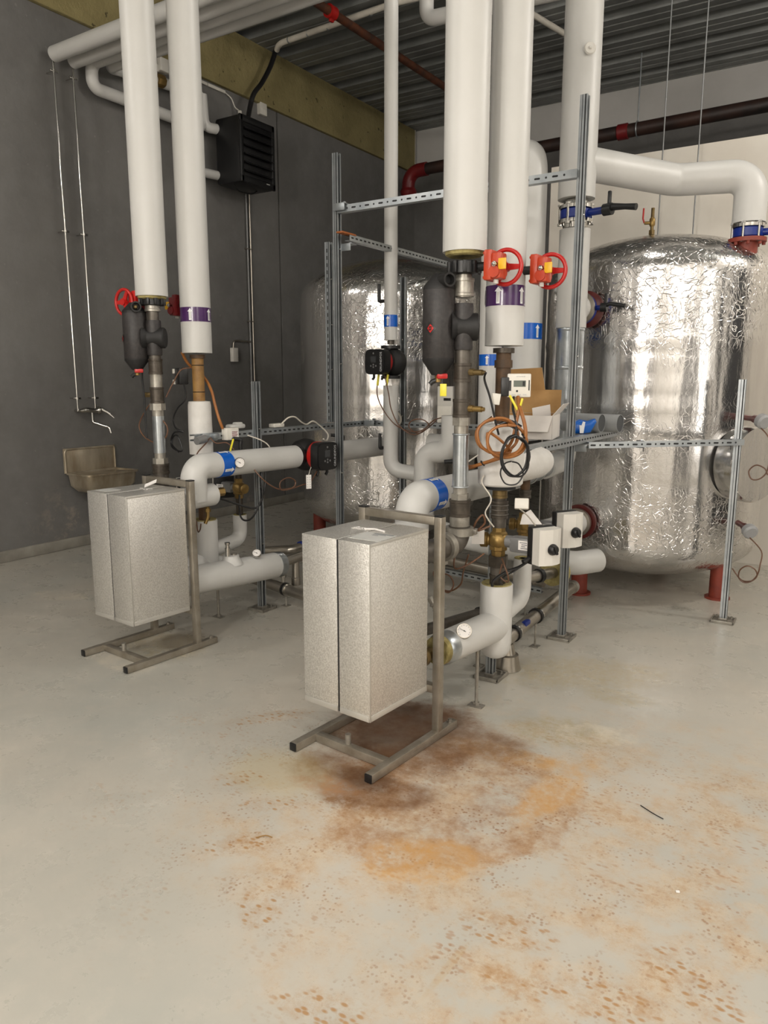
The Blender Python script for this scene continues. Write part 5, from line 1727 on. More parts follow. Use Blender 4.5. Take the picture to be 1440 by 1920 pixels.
c = Vector((-3.385, 3.53, 1.25))
solo('spare_fitting', MB().box(c, (0.06, 0.13, 0.03), 0.012).box(c + Vector((0, 0.02, 0.016)), (0.04, 0.06, 0.02), 0.008), 'label_grey', 'pale spare fitting lying on the left shelf rail before the strut post', 'fitting')
c = Vector((-3.385, 3.93, 1.236))
t = thing('sensor_module', 'flat white module lying on the left shelf rail with white cable', 'module', c - UP * 0.014)
obj('case', MB().box(c, (0.05, 0.11, 0.026), 0.006), 'white_plastic', t)
t = thing('terminal_box', 'grey terminal box with a dark slot behind the zinc sleeve on the back rail', 'box', (-2.62, 4.955, 1.22))
obj('case', MB().box((-2.62, 4.955, 1.36), (0.13, 0.05, 0.27), 0.006), 'light_grey', t)
obj('slot', MB().box((-2.60, 4.929, 1.40), (0.06, 0.004, 0.02), 0.001), 'black', t)
obj('lower_cover', MB().box((-2.62, 4.928, 1.29), (0.12, 0.006, 0.12), 0.002), 'white_plastic', t)
c = Vector((-1.31, 3.24, 0.975))
t = thing('sensor_module', 'small white module hanging by its cable before the lagged meter', 'module', c - UP * 0.03)
obj('case', MB().box(c, (0.065, 0.035, 0.05), 0.005, Matrix.Rotation(R(22), 3, 'Z') @ Matrix.Rotation(R(-18), 3, 'X')), 'white_plastic', t)
c = Vector((-1.405, 3.13, 1.46))
t = thing('sensor_module', 'small white module tied to the black leads left of the brown pipe', 'module', c - UP * 0.025)
obj('case', MB().box(c, (0.04, 0.016, 0.05), 0.003, Matrix.Rotation(R(20), 3, 'Z') @ Matrix.Rotation(R(8), 3, 'Y')), 'white_plastic', t)
c = Vector((-1.52, 3.22, 0.80))
t = thing('info_card', 'white printed card beside the larger brass valve', 'card', c - UP * 0.05)
obj('card', MB().box(c, (0.06, 0.004, 0.075), 0.0, R(24)), 'paper', t)
m = MB()
for i in range(4):
    m.box(c + Vector((-0.01, -0.0065, 0.03 - 0.009 * i)), (0.03, 0.0015, 0.003), 0, R(24))
obj('print', m, 'label_grey', t)
c = Vector((-1.355, 3.47, 0.865))
m = MB().prism([(-0.05, -0.03), (0.06, -0.03), (0.0, 0.045), (-0.04, 0.02)], -0.0015, 0.0015, (c, BX, UP, BX.cross(UP)))
solo('folded_paper', m, 'paper', 'folded white paper tucked behind the actuator of the larger brass valve', 'paper')

# open cardboard box on the shelf rails
bx, by, bz = -1.60, 3.99, 1.224
w_, d_, h_ = 0.33, 0.30, 0.13
t = thing('cardboard_box', 'open white cardboard box with brown inside on the shelf rails', 'box', (bx, by, bz))
rz = R(12)
rm = Matrix.Rotation(rz, 3, 'Z')


def bq(x, y, z):
    return Vector((bx, by, bz)) + rm @ Vector((x, y, z))


def panel(a, b, c, d, th=0.003, inside=None):
    """thin card panel: white outside (slot 0), brown towards the inside (slot 1)"""
    a, b, c, d = [Vector(v) for v in (a, b, c, d)]
    n = (b - a).cross(d - a).normalized() * th
    if n.dot((inside or bq(0, 0, 0.1)) - a) < 0:
        n = -n
    m = MB()
    m.add([a, b, c, d], [(0, 1, 2, 3)])
    m.add([a, b, c, d, a + n, b + n, c + n, d + n], [(0, 1, 5, 4), (1, 2, 6, 5), (2, 3, 7, 6), (3, 0, 4, 7)])
    m.mat(1).add([a + n, b + n, c + n, d + n], [(0, 1, 2, 3)])
    return m


hx, hy = w_ / 2, d_ / 2
CB = ['card_white', 'card']
obj('bottom', panel(bq(-hx, -hy, 0), bq(hx, -hy, 0), bq(hx, hy, 0), bq(-hx, hy, 0)), CB, t)
for a, b in (((-hx, -hy), (hx, -hy)), ((hx, -hy), (hx, hy)), ((hx, hy), (-hx, hy)), ((-hx, hy), (-hx, -hy))):
    m = panel(bq(a[0], a[1], 0), bq(b[0], b[1], 0), bq(b[0], b[1], h_), bq(a[0], a[1], h_))
    obj('side', m, CB, t)
obj('front_flap', panel(bq(-hx, -hy, h_), bq(hx, -hy, h_), bq(hx - 0.02, -hy - 0.035, h_ - 0.085), bq(-hx + 0.02, -hy - 0.035, h_ - 0.085), inside=bq(0, 0, -0.4)), CB, t)
obj('back_flap', panel(bq(hx, hy, h_), bq(-hx, hy, h_), bq(-hx + 0.01, hy + 0.10, h_ + 0.13), bq(hx - 0.01, hy + 0.10, h_ + 0.13), inside=bq(0, -1, 0.5)), CB, t)
obj('top_flap', panel(bq(-hx + 0.01, hy + 0.10, h_ + 0.13), bq(-hx + 0.01, hy + 0.08, h_ + 0.25), bq(0.04, hy + 0.08, h_ + 0.26), bq(0.06, hy + 0.10, h_ + 0.13), inside=bq(0, -1, 0.5)), CB, t)
obj('right_flap', panel(bq(hx, -hy, h_), bq(hx, hy, h_), bq(hx + 0.05, hy - 0.01, h_ + 0.06), bq(hx + 0.05, -hy + 0.02, h_ + 0.06), inside=bq(0, 0, 1)), CB, t)
obj('left_flap', panel(bq(-hx, hy, h_), bq(-hx, -hy, h_), bq(-hx - 0.07, -hy + 0.02, h_ - 0.05), bq(-hx - 0.07, hy - 0.02, h_ - 0.05), inside=bq(-0.2, 0, -1)), CB, t)
p_ = bq(0.11, -hy + 0.06, 0.02)
t = thing('folded_leaflet', 'white folded leaflet sticking up out of the cardboard box', 'leaflet', p_)
m = MB().prism([(-0.05, 0), (0.05, 0), (0.055, 0.17), (-0.045, 0.15)], 0, 0.002, (p_, BX, (Vector((0, 0, 1)) + BX * -0.15).normalized(), BX.cross(UP)))
lf = obj('sheet', m, 'paper', t)

c = Vector((-1.435, 4.44, 1.265))
m = MB()
prof = [(-0.075, -0.045), (-0.04, -0.04), (0.0, -0.045), (0.06, -0.035), (0.095, 0.03), (0.085, 0.05), (0.04, 0.035), (-0.01, 0.045), (-0.05, 0.028), (-0.075, 0.035)]
rings = []
bmv = MB()
for k, sc_ in ((-0.032, 0.55), (-0.02, 0.92), (0.0, 1.0), (0.02, 0.94), (0.032, 0.6)):
    rings.append([c + BX * x * sc_ + UP * y * sc_ + BX.cross(UP) * -k for x, y in prof])
bmv.ring_sweep(rings)
t = thing('plastic_packet', 'crumpled blue plastic packet on the shelf rail right of the cardboard box', 'packet', c - UP * 0.045)
obj('packet', bmv, 'blue_bag', t, sharp=60)
m = MB().prism([(-0.012, -0.036), (0.01, -0.036), (0.018, 0.03), (0.004, 0.034), (-0.004, 0.01), (-0.016, 0.012)], 0, 0.001, (c - BX.cross(UP) * -0.0335 + BX * 0.0, BX, UP, BX.cross(UP)))
obj('print', m, 'white_print', t)
for (x0, x1, y, z), lb in (((-1.60, -1.345, 4.60, 1.283), 'grey plastic pipe offcut lying on the shelf rails, the nearer of two'), ((-1.52, -1.275, 4.75, 1.275), 'grey plastic pipe offcut lying on the shelf rails, the farther of two')):
    t = thing('pipe_offcut', lb, 'pipe offcut', ((x0 + x1) / 2, y, z - 0.055), 0.0, 'grey plastic pipe offcuts')
    m = MB().lathe((x0, y, z), (1, -0.12, 0), [(0, 0.05), (0, 0.056), (x1 - x0, 0.056), (x1 - x0, 0.0525)], 36, cap=False)
    obj('tube', m, 'pvc_grey', t)
    m = MB().lathe((x0, y, z), (1, -0.12, 0), [(x1 - x0 - 0.0005, 0.0528), (x1 - x0 - 0.004, 0.05), (x1 - x0 - 0.0045, 0.0)], 36, cap=False)
    obj('end_membrane', m, 'pvc_dark', t)

# ------------------------------------------------------------------ left wall fittings
for (y, z1), lb in (((4.245, 4.17), 'left one of the two thin chrome pipes on the dark wall'), ((4.43, 4.17), 'right one of the two thin chrome pipes on the dark wall')):
    t = thing('chrome_pipe', lb, 'pipe', (-6.0, y, 1.26), 0.0, 'thin chrome pipes to the tap')
    obj('tube', MB().cyl((-6.0, y, 1.26), (-6.0, y, z1), 0.0095), 'chrome', t)
    for z in (4.09, 2.81, 1.375):
        m = MB().lathe((-6.0, y, z - 0.01), UP, [(0, 0.0095), (0, 0.017), (0.02, 0.017), (0.02, 0.0095)])
        m.box((-6.0, y, z), (0.016, 0.075, 0.018), 0.003).cyl((-6.1, y, z), (-6.0, y, z), 0.005)
        obj('pipe_clamp', m, 'chrome', t)
t = thing('mixer_tap', 'chrome mixer tap with S-shaped spout on the wall above the sink', 'tap', (-6.0, 4.34, 1.06))
m = MB().tube([(-6.0, 4.245, 1.27), (-6.0, 4.275, 1.262), (-5.99, 4.32, 1.268), (-5.985, 4.40, 1.262), (-5.985, 4.45, 1.262)], [0.013, 0.014, 0.025, 0.022, 0.03], n=18, smooth=4)
m.ball((-5.985, 4.455, 1.262), 0.036, 16)
m.cyl((-6.1, 4.29, 1.262), (-6.0, 4.29, 1.262), 0.016).cyl((-6.1, 4.43, 1.262), (-6.0, 4.43, 1.262), 0.016)
obj('body', m, 'chrome', t)
obj('lever', MB().tube([(-5.97, 4.47, 1.275), (-5.93, 4.51, 1.24), (-5.89, 4.545, 1.19)], [0.019, 0.014, 0.006], n=12), 'chrome', t)
obj('spout', MB().tube([(-5.99, 4.385, 1.255), (-5.99, 4.385, 1.16), (-5.90, 4.44, 1.125), (-5.86, 4.46, 1.10), (-5.855, 4.465, 1.055)], [0.013, 0.012, 0.011, 0.012, 0.013], 0.03, n=14) if False else
    MB().tube([(-5.99, 4.385, 1.255), (-5.99, 4.385, 1.155), (-5.91, 4.43, 1.125), (-5.86, 4.46, 1.11), (-5.85, 4.468, 1.055)], 0.0125, 0.025, n=14), 'chrome', t)

# sink with backsplash
t = thing('wall_sink', 'worn stainless wall sink with backsplash behind the farther heat exchanger', 'sink', (-5.95, 4.39, 0.52))
y0, y1, xw, xf, zr = 4.12, 4.68, -6.095, -5.73, 0.705
obj('backsplash', MB().box((xw + 0.008, (y0 + y1) / 2, 0.81), (0.012, y1 - y0, 0.23), 0.005), 'sink', t)
m = MB().tube([(xw + 0.018, y0 + 0.012, 0.70), (xw + 0.018, y0 + 0.012, 0.915), (xw + 0.018, y1 - 0.012, 0.915), (xw + 0.018, y1 - 0.012, 0.70)], 0.009, 0.03, n=10)
obj('rolled_edge', m, 'sink', t)
outer, inner = [], []


def rrect(xa, xb, ya, yb, r, z, n=6):
    out = []
    for cx, cy, a0 in ((xb - r, yb - r, 0), (xa + r, yb - r, pi / 2), (xa + r, ya + r, pi), (xb - r, ya + r, 3 * pi / 2)):
        for k in range(n + 1):
            a = a0 + pi / 2 * k / n
            out.append(Vector((cx + r * cos(a), cy + r * sin(a), z)))
    return out


m = MB()
rings = [rrect(xw + 0.005, xf - 0.01, y0 + 0.01, y1 - 0.01, 0.06, zr - 0.012), rrect(xw + 0.012, xf - 0.02, y0 + 0.02, y1 - 0.02, 0.07, zr - 0.12), rrect(xw + 0.04, xf - 0.06, y0 + 0.06, y1 - 0.06, 0.09, zr - 0.17), rrect(xw + 0.12, xf - 0.16, y0 + 0.18, y1 - 0.18, 0.05, zr - 0.185)]
m.ring_sweep(rings, True)
obj('bowl', m, 'sink', t, sharp=50)
m = MB()
rings = [rrect(xw + 0.002, xf, y0, y1, 0.05, zr - 0.016), rrect(xw + 0.002, xf, y0, y1, 0.05, zr), rrect(xw + 0.03, xf - 0.028, y0 + 0.028, y1 - 0.028, 0.05, zr + 0.002), rrect(xw + 0.04, xf - 0.036, y0 + 0.036, y1 - 0.036, 0.05, zr - 0.01), rrect(xw + 0.08, xf - 0.09, y0 + 0.1, y1 - 0.1, 0.06, zr - 0.15)]
m.ring_sweep(rings, False)
obj('rim', m, 'sink', t, sharp=50)

# fan heater under the beam
t = thing('fan_heater', 'black louvred fan heater hung on the dark wall under the beam', 'heater', (-5.75, 6.31, 3.53))
xa, xb, ya, yb, za, zb = -5.95, -5.60, 6.05, 6.57, 3.54, 4.19
obj('case', MB().box(((xa + xb) / 2, (ya + yb) / 2, (za + zb) / 2), (xb - xa, yb - ya, zb - za), 0.03), 'black_gloss', t)
obj('front_frame', MB().box((xb - 0.004, (ya + yb) / 2, zb - 0.035), (0.03, yb - ya + 0.012, 0.07), 0.012).box((xb - 0.004, (ya + yb) / 2, za + 0.035), (0.03, yb - ya + 0.012, 0.07), 0.012)
    .box((xb - 0.004, ya + 0.02, (za + zb) / 2), (0.03, 0.05, zb - za), 0.012).box((xb - 0.004, yb - 0.02, (za + zb) / 2), (0.03, 0.05, zb - za), 0.012), 'black_gloss', t)
for k in range(6):
    z = za + 0.12 + k * 0.082
    obj('louvre', MB().box((xb + 0.012, (ya + yb) / 2, z), (0.075, yb - ya - 0.09, 0.008), 0.002, Matrix.Rotation(R(28), 3, 'Y')), 'black_gloss', t)
obj('name_plate', MB().box((xb + 0.012, yb - 0.12, za + 0.045), (0.002, 0.05, 0.008)), 'label_grey', t)
obj('wall_bracket', MB().box((-6.02, 6.31, 3.87), (0.16, 0.06, 0.4), 0.004), 'black_gloss', t)
obj('drip_loop', MB().tube([(-5.75, 6.1, 3.54), (-5.75, 6.16, 3.49), (-5.75, 6.24, 3.485), (-5.75, 6.38, 3.50), (-5.75, 6.45, 3.54)], 0.006, n=8, smooth=5), 'black', t)

t = thing('cable_pair', 'twin grey conduit dropping from the fan heater down the dark wall', 'conduit', (-6.08, 6.66, 0.1))
for k, y in enumerate((6.63, 6.68)):
    obj('conduit', MB().cyl((-6.075, y, 0.1), (-6.075, y, 3.68), 0.011), 'mid_grey' if k == 0 else 'stainless', t)
for z in (3.0, 2.2, 1.5):
    obj('saddle_clip', MB().box((-6.08, 6.655, z), (0.034, 0.11, 0.012), 0.003), 'stainless', t)
t = thing('wall_switch', 'small pale switch box with bent conduit on the dark wall behind the second riser', 'switch box', (-6.06, 6.35, 1.74))
obj('case', MB().box((-6.065, 6.345, 1.815), (0.05, 0.085, 0.155), 0.006), 'light_grey', t)
obj('conduit', MB().tube([(-6.075, 6.345, 1.89), (-6.075, 6.35, 1.96), (-6.075, 6.40, 1.975), (-6.075, 6.63, 1.97)], 0.011, 0.03, n=12), 'stainless', t)
solo('wall_socket', MB().box((-6.08, 6.94, 4.55), (0.06, 0.115, 0.13), 0.008).box((-6.048, 6.945, 4.56), (0.006, 0.05, 0.012), 0.001), 'white_plastic', 'small white socket box above the right corner of the fan heater', 'socket')
t = thing('cable_duct', 'thin white cable duct slanting along under the beam to the fan heater', 'cable duct', (-6.08, 5.9, 4.5))
for a, b in ((5.5, 6.1), (6.11, 6.36)):
    obj('duct', MB().box((-6.085, (a + b) / 2, 4.56), (0.022, b - a, 0.03), 0.003), 'white_plastic', t)
obj('wire', MB().tube([(-6.085, 6.36, 4.56), (-6.07, 6.44, 4.52), (-6.05, 6.47, 4.44), (-6.0, 6.47, 4.40)], 0.006, n=8, smooth=5), 'white_plastic', t)
obj('duct', MB().box((-5.98, 6.47, 4.33), (0.03, 0.03, 0.12), 0.003), 'white_plastic', t)
cable('power_cable', [(-5.86, 6.95, 5.13), (-5.87, 6.86, 4.93), (-5.88, 6.72, 4.72), (-5.89, 6.60, 4.58), (-5.9, 6.54, 4.42), (-5.88, 6.46, 4.2)], 0.026, 'black', 'thick black cable dropping from the ceiling conduit to the fan heater')

# branch pipes from the left wall
GB = 'white branch pipes under the ceiling at the left'
jacket_pipe([(-5.98, 4.25, 4.215), (-1.2, 4.25, 4.24)], 0.062, 'white branch pipe ending over the left chrome pipe', group=GB)
pz = jacket_pipe([(-5.98, 4.43, 4.22), (-1.2, 4.43, 4.26)], 0.06, 'white branch pipe with purple band ending over the right chrome pipe', group=GB)
pipe_band(pz, (-4.55, 4.43, 4.233), (1, 0, 0), 0.06, -0.03, 0.03, 'purple_band', (0, -0.7, -0.7), 0.05, 0.024)
jacket_pipe([(-1.2, 4.60, 4.27), (-5.97, 4.60, 4.255), (-5.97, 4.60, 4.06), (-5.97, 5.90, 4.06), (-5.97, 5.90, 4.37), (-5.97, 5.70, 4.37)], 0.053, 'white branch pipe elbowing down the wall towards the fan heater', bend=0.075, group=GB)
pb = jacket_pipe([(-1.2, 4.78, 4.29), (-5.97, 4.78, 4.28), (-5.97, 5.25, 4.33), (-5.97, 5.72, 4.36)], 0.05, 'white branch pipe turning along the wall to the brass valve', bend=0.07, group=GB)
obj('brass_valve', MB().lathe((-5.95, 5.30, 4.335), (0, 1, 0.06), [(0, 0.055), (0.02, 0.062), (0.07, 0.062), (0.09, 0.055)], 8), 'brass', pb)
obj('actuator', MB().box((-5.93, 5.37, 4.47), (0.09, 0.12, 0.12), 0.01).cyl((-5.94, 5.30, 4.40), (-5.94, 5.30, 4.46), 0.025), 'light_grey', pb)
jacket_pipe([(-5.96, 5.90, 4.38), (-5.96, 5.92, 4.08), (-5.93, 6.06, 4.09)], 0.05, 'white pipe dropping to the top connection of the fan heater', bend=0.07, group=GB)
jacket_pipe([(-5.96, 5.60, 3.62), (-5.94, 6.06, 3.64)], 0.045, 'short white pipe to the lower connection of the fan heater', group=GB)

# ------------------------------------------------------------------ under the ceiling
t = thing('sprinkler_pipe', 'rusty brown sprinkler pipe under the dark deck', 'pipe', (-4.65, 7.4, 4.97))
obj('tube', MB().cyl((-4.72, 5.0, 5.02), (-4.62, 10.3, 5.02), 0.04), 'sprinkler', t)
obj('red_coupling', MB().lathe((-4.695, 6.35, 5.02), (0.02, 1, 0), [(0, 0.05), (0.0, 0.062), (0.09, 0.062), (0.09, 0.05)]).box((-4.695, 6.40, 4.955), (0.03, 0.05, 0.04), 0.006), 'red', t)
t = thing('ceiling_conduit', 'cream conduit with clips across the dark deck', 'conduit', (-4.8, 6.8, 5.1))
obj('tube', MB().tube([(-5.83, 6.93, 5.11), (-5.75, 6.86, 5.13), (-4.2, 6.78, 5.13), (-3.65, 6.85, 5.13), (-3.2, 7.6, 5.13), (-2.9, 9.0, 5.13)], 0.03, 0.25, n=14), 'off_white', t)
for k in range(6):
    obj('clip', MB().lathe((-5.6 + 0.27 * k, 6.855 - 0.012 * k, 5.13), (1, -0.05, 0), [(0, 0.03), (0, 0.034), (0.014, 0.034), (0.014, 0.03)]), 'zinc', t)
jacket_pipe([(-3.13, 5.50, 5.19), (-3.13, 5.50, 4.27), (-0.9, 5.50, 4.13)], 0.055, 'white pipe elbow hanging from the deck behind the big risers', bend=0.08)
t = thing('sprinkler_main', 'long rusty and black sprinkler main along the far wall with a red elbow', 'pipe', (-3.4, 9.4, 4.1))
obj('tube', MB().tube([(3.0, 9.4, 4.47), (-5.45, 9.4, 4.35)], 0.075, n=24), 'sprinkler_black', t)
obj('red_elbow', MB().tube([(-5.32, 9.4, 4.352), (-5.60, 9.4, 4.348), (-5.62, 9.4, 4.08)], 0.088, 0.17, n=22).lathe((-5.61, 9.4, 4.13), (0, 0, -1), [(0, 0.1), (0.04, 0.115), (0.08, 0.1), (0.14, 0.06)]), 'dark_red', t)
obj('drain_lever', MB().cyl((-5.78, 9.38, 4.02), (-5.92, 9.3, 4.0), 0.02).torus((-5.62, 9.38, 4.0), (0, 1, 0), 0.05, 0.012), 'black', t)
obj('red_coupling', MB().lathe((-2.76, 9.4, 4.388), (1, 0, 0.014), [(0, 0.076), (0.01, 0.088), (0.12, 0.088), (0.13, 0.076)]), 'dark_red', t)
t = thing('pipe_hanger', 'thin steel hanger rod with a ring around the sprinkler main', 'hanger', (-2.5, 9.4, 4.3))
obj('rod', MB().cyl((-2.53, 9.4, 4.47), (-2.53, 9.4, 5.2), 0.008), 'zinc', t)
obj('ring', MB().torus((-2.53, 9.4, 4.39), (1, 0, 0), 0.085, 0.008, 30, 8), 'zinc', t)
for x, y, lb in ((-1.59, 6.70, 'left one of the two long thin rods in front of the cream wall'), (-1.315, 6.70, 'right one of the two long thin rods in front of the cream wall')):
    solo('hanger_rod', MB().cyl((x, y, 2.2), (x + 0.0, y, 5.2), 0.0055), 'rod_grey', lb, 'hanger rod', 'long thin hanger rods')

# ------------------------------------------------------------------ cables
oc = thing('cable_coil', 'orange brown cable looped over the white lagged meter', 'cable', (-1.38, 3.12, 1.16))
co = loops((-1.39, 3.13, 1.295), BX, UP, 0.095, 0.078, 1.95, 0.05, 4, -0.4) + loops((-1.335, 3.10, 1.275), BX, UP, 0.085, 0.075, 1.9, 0.06, 9, 2.6)
obj('loops', MB().tube(co, 0.0068, n=8, smooth=3), 'orange_cable', oc)
obj('tail', MB().tube([(-1.70, 3.4, 1.14), (-1.557, 3.16, 1.136), (-1.467, 3.13, 1.164), (-1.362, 3.12, 1.2), (-1.286, 3.12, 1.23), (-1.255, 3.12, 1.29), (-1.257, 3.12, 1.341), (-1.272, 3.12, 1.392), (-1.30, 3.15, 1.434), (-1.32, 3.18, 1.47)], 0.0085, n=8, smooth=6), 'orange_cable', oc)
obj('tail', MB().tube([(-1.70, 3.42, 1.15), (-1.54, 3.15, 1.146), (-1.436, 3.12, 1.175), (-1.371, 3.12, 1.21), (-1.321, 3.12, 1.268), (-1.303, 3.12, 1.34), (-1.297, 3.14, 1.411), (-1.30, 3.17, 1.46)], 0.007, n=8, smooth=6), 'orange_cable', oc)
obj('yellow_tag', MB().box((-1.325, 3.145, 1.445), (0.01, 0.008, 0.075), 0.002, Matrix.Rotation(R(-32), 3, 'Y')).box((-1.29, 3.145, 1.44), (0.009, 0.008, 0.05), 0.002, Matrix.Rotation(R(15), 3, 'Y')), 'yellow_tag', oc)
for p_ in ((-1.46, 3.125, 1.167), (-1.305, 3.118, 1.335), (-1.262, 3.118, 1.30)):
    obj('cable_tie', MB().torus(p_, (0.6, 0.2, 0.5), 0.012, 0.0035, 16, 6), 'black', oc)
bc = thing('cable_coil', 'black cable coil hanging over the white lagged meter', 'cable', (-1.3, 3.09, 1.08))
obj('loops', MB().tube(loops((-1.287, 3.09, 1.21), BX, UP, 0.058, 0.088, 4.0, 0.08, 2, pi / 2), 0.0045, n=7, smooth=3), 'black', bc)
obj('loops', MB().tube(loops((-1.30, 3.085, 1.135), BX, UP, 0.05, 0.052, 1.0, 0.05, 6, pi / 2), 0.0035, n=7, smooth=3), 'black', bc)
obj('lead', MB().tube([(-1.287, 3.09, 1.298), (-1.30, 3.12, 1.36), (-1.33, 3.15, 1.42), (-1.34, 3.18, 1.47)], 0.0055, n=7, smooth=5), 'black', bc)
cable('sensor_lead', [(-1.415, 3.04, 1.576), (-1.43, 3.06, 1.545), (-1.415, 3.09, 1.468), (-1.40, 3.12, 1.362), (-1.386, 3.13, 1.30)], 0.005, 'black', 'black sensor lead curving down from the upper pocket of the zinc sleeved pipe')
obj('bundle', MB().tube([(-1.395, 3.16, 1.345), (-1.35, 3.17, 1.36), (-1.30, 3.18, 1.335)], 0.008, n=7, smooth=5).tube([(-1.39, 3.17, 1.34), (-1.345, 3.165, 1.342), (-1.31, 3.17, 1.32)], 0.008, n=7, smooth=5), 'black', bc)
cable('sensor_lead', [(-1.474, 3.17, 1.105), (-1.487, 3.18, 1.067), (-1.447, 3.2, 0.993), (-1.475, 3.2, 0.927), (-1.463, 3.21, 0.889), (-1.45, 3.245, 0.85)], 0.0035, 'off_white', 'thin white wire wandering down past the dark ribbed fitting')
cable('sensor_lead', [(-1.31, 3.22, 0.955), (-1.315, 3.3, 0.92), (-1.33, 3.4, 0.88), (-1.335, 3.5, 0.82), (-1.345, 3.56, 0.78)], 0.0035, 'off_white', 'thin white wire from the hanging module down to the farther brass valve')
cable('sensor_lead', [(-1.50, 3.08, 0.74), (-1.546, 3.12, 0.641), (-1.573, 3.15, 0.57), (-1.624, 3.15, 0.528), (-1.677, 3.15, 0.53), (-1.696, 3.15, 0.565), (-1.667, 3.14, 0.608), (-1.626, 3.14, 0.603), (-1.607, 3.14, 0.562), (-1.636, 3.14, 0.52), (-1.69, 3.15, 0.54), (-1.73, 3.16, 0.60), (-1.70, 3.17, 0.63)], 0.004, 'copper', 'copper coloured sensor wire looped beside the post of the nearer skid')
cable('sensor_lead', [(-1.576, 3.10, 0.76), (-1.533, 3.0, 0.69), (-1.478, 3.02, 0.705), (-1.43, 3.1, 0.75)], 0.004, 'copper', 'copper coloured wire hanging under the iron elbow')
cable('sensor_lead', [(-1.49, 3.1, 0.86), (-1.462, 3.08, 0.905), (-1.442, 3.1, 0.93), (-1.44, 3.12, 0.89), (-1.475, 3.12, 0.85), (-1.42, 3.14, 0.875)], 0.005, 'copper', 'brown wire loop beside the pipe clamp over the iron elbow')
cable('sensor_lead', [(-3.60, 3.05, 1.41), (-3.666, 3.08, 1.385), (-3.754, 3.1, 1.317), (-3.784, 3.1, 1.257), (-3.745, 3.1, 1.199), (-3.659, 3.1, 1.165), (-3.58, 3.08, 1.17), (-3.52, 3.08, 1.21), (-3.51, 3.08, 1.27), (-3.545, 3.05, 1.33)], 0.004, 'copper', 'copper coloured wire loop around the zinc sleeve of the farther unit')
cable('sensor_lead', [(-3.53, 3.10, 1.44), (-3.51, 3.14, 1.52), (-3.48, 3.18, 1.60), (-3.45, 3.23, 1.615)], 0.004, 'copper', 'copper coloured wire running up to the black meter box')
cable('cable_coil', [(-3.5, 3.22, 1.52), (-3.47, 3.2, 1.43), (-3.53, 3.19, 1.375), (-3.575, 3.19, 1.307), (-3.545, 3.18, 1.25), (-3.50, 3.2, 1.23), (-3.56, 3.18, 1.225), (-3.595, 3.18, 1.175), (-3.57, 3.17, 1.13), (-3.50, 3.18, 1.115), (-3.53, 3.18, 1.20), (-3.58, 3.19, 1.20), (-3.585, 3.18, 1.15), (-3.52, 3.17, 1.108)], 0.005, 'black', 'black wires coiled left of the white lagged cylinder')
cable('cable_bundle', [(-3.55, 3.26, 1.71), (-3.54, 3.30, 1.64), (-3.48, 3.365, 1.56), (-3.42, 3.365, 1.48), (-3.39, 3.36, 1.40), (-3.36, 3.36, 1.31), (-3.35, 3.38, 1.245)], 0.009, 'orange_cable', 'orange brown cable bundle slanting from the second riser down to the left shelf rail')
cable('sensor_lead', [(-3.36, 3.29, 1.205), (-3.33, 3.22, 1.17), (-3.34, 3.16, 1.12), (-3.34, 3.14, 1.09)], 0.004, 'copper', 'brown wire drooping from the near end of the left shelf rail')
cable('sensor_lead', [(-3.33, 3.25, 1.20), (-3.30, 3.27, 1.165), (-3.26, 3.32, 1.165), (-3.24, 3.36, 1.12)], 0.0035, 'copper', 'second brown wire arching from the left shelf rail to the blue band')
solo('cable_tag', MB().box((-3.21, 3.31, 1.155), (0.012, 0.006, 0.08), 0.002, Matrix.Rotation(R(22), 3, 'Y')), 'yellow_tag', 'bright yellow cable tag sticking up at the blue band of the pump run', 'tag')
cable('sensor_lead', [(-3.36, 3.95, 1.245), (-3.34, 4.0, 1.285), (-3.33, 4.06, 1.288), (-3.33, 4.13, 1.25), (-3.34, 4.2, 1.23), (-3.33, 4.26, 1.25), (-3.33, 4.34, 1.215), (-3.31, 4.41, 1.15), (-3.30, 4.38, 1.105), (-3.29, 4.33, 1.12)], 0.0055, 'off_white', 'white cable waving along the left shelf rail behind the strut post')
cable('sensor_lead', [(-3.35, 3.6, 1.19), (-3.30, 3.66, 1.16), (-3.28, 3.72, 1.12), (-3.28, 3.74, 1.07)], 0.004, 'off_white', 'short white wire crossing the strut post above the pump run')
cable('sensor_lead', [(-3.10, 4.0, 0.93), (-3.08, 3.9, 0.87), (-3.1, 3.83, 0.855), (-3.1, 3.72, 0.845), (-3.1, 3.63, 0.85), (-3.1, 3.62, 0.90), (-3.1, 3.70, 0.92), (-3.1, 3.77, 0.89), (-3.1, 3.74, 0.85), (-3.11, 3.6, 0.86), (-3.14, 3.50, 0.93), (-3.19, 3.47, 1.0)], 0.0045, 'copper', 'orange wire loop hanging below the horizontal pump')
cable('sensor_lead', [(-3.04, 4.68, 1.57), (-3.06, 4.69, 1.44), (-3.0, 4.68, 1.325), (-2.913, 4.7, 1.221), (-2.798, 4.7, 1.175), (-2.695, 4.7, 1.178), (-2.64, 4.72, 1.226), (-2.687, 4.7, 1.262), (-2.767, 4.7, 1.25), (-2.80, 4.72, 1.20), (-2.72, 4.74, 1.16), (-2.62, 4.8, 1.25)], 0.0045, 'copper', 'copper coloured wire loop hanging below the upright pump, left strand')
cable('sensor_lead', [(-2.98, 4.67, 1.57), (-2.94, 4.66, 1.442), (-2.92, 4.66, 1.338), (-2.857, 4.66, 1.223), (-2.766, 4.67, 1.158), (-2.686, 4.68, 1.165), (-2.62, 4.75, 1.25), (-2.60, 4.85, 1.27)], 0.0045, 'copper', 'copper coloured wire hanging below the upright pump, right strand')
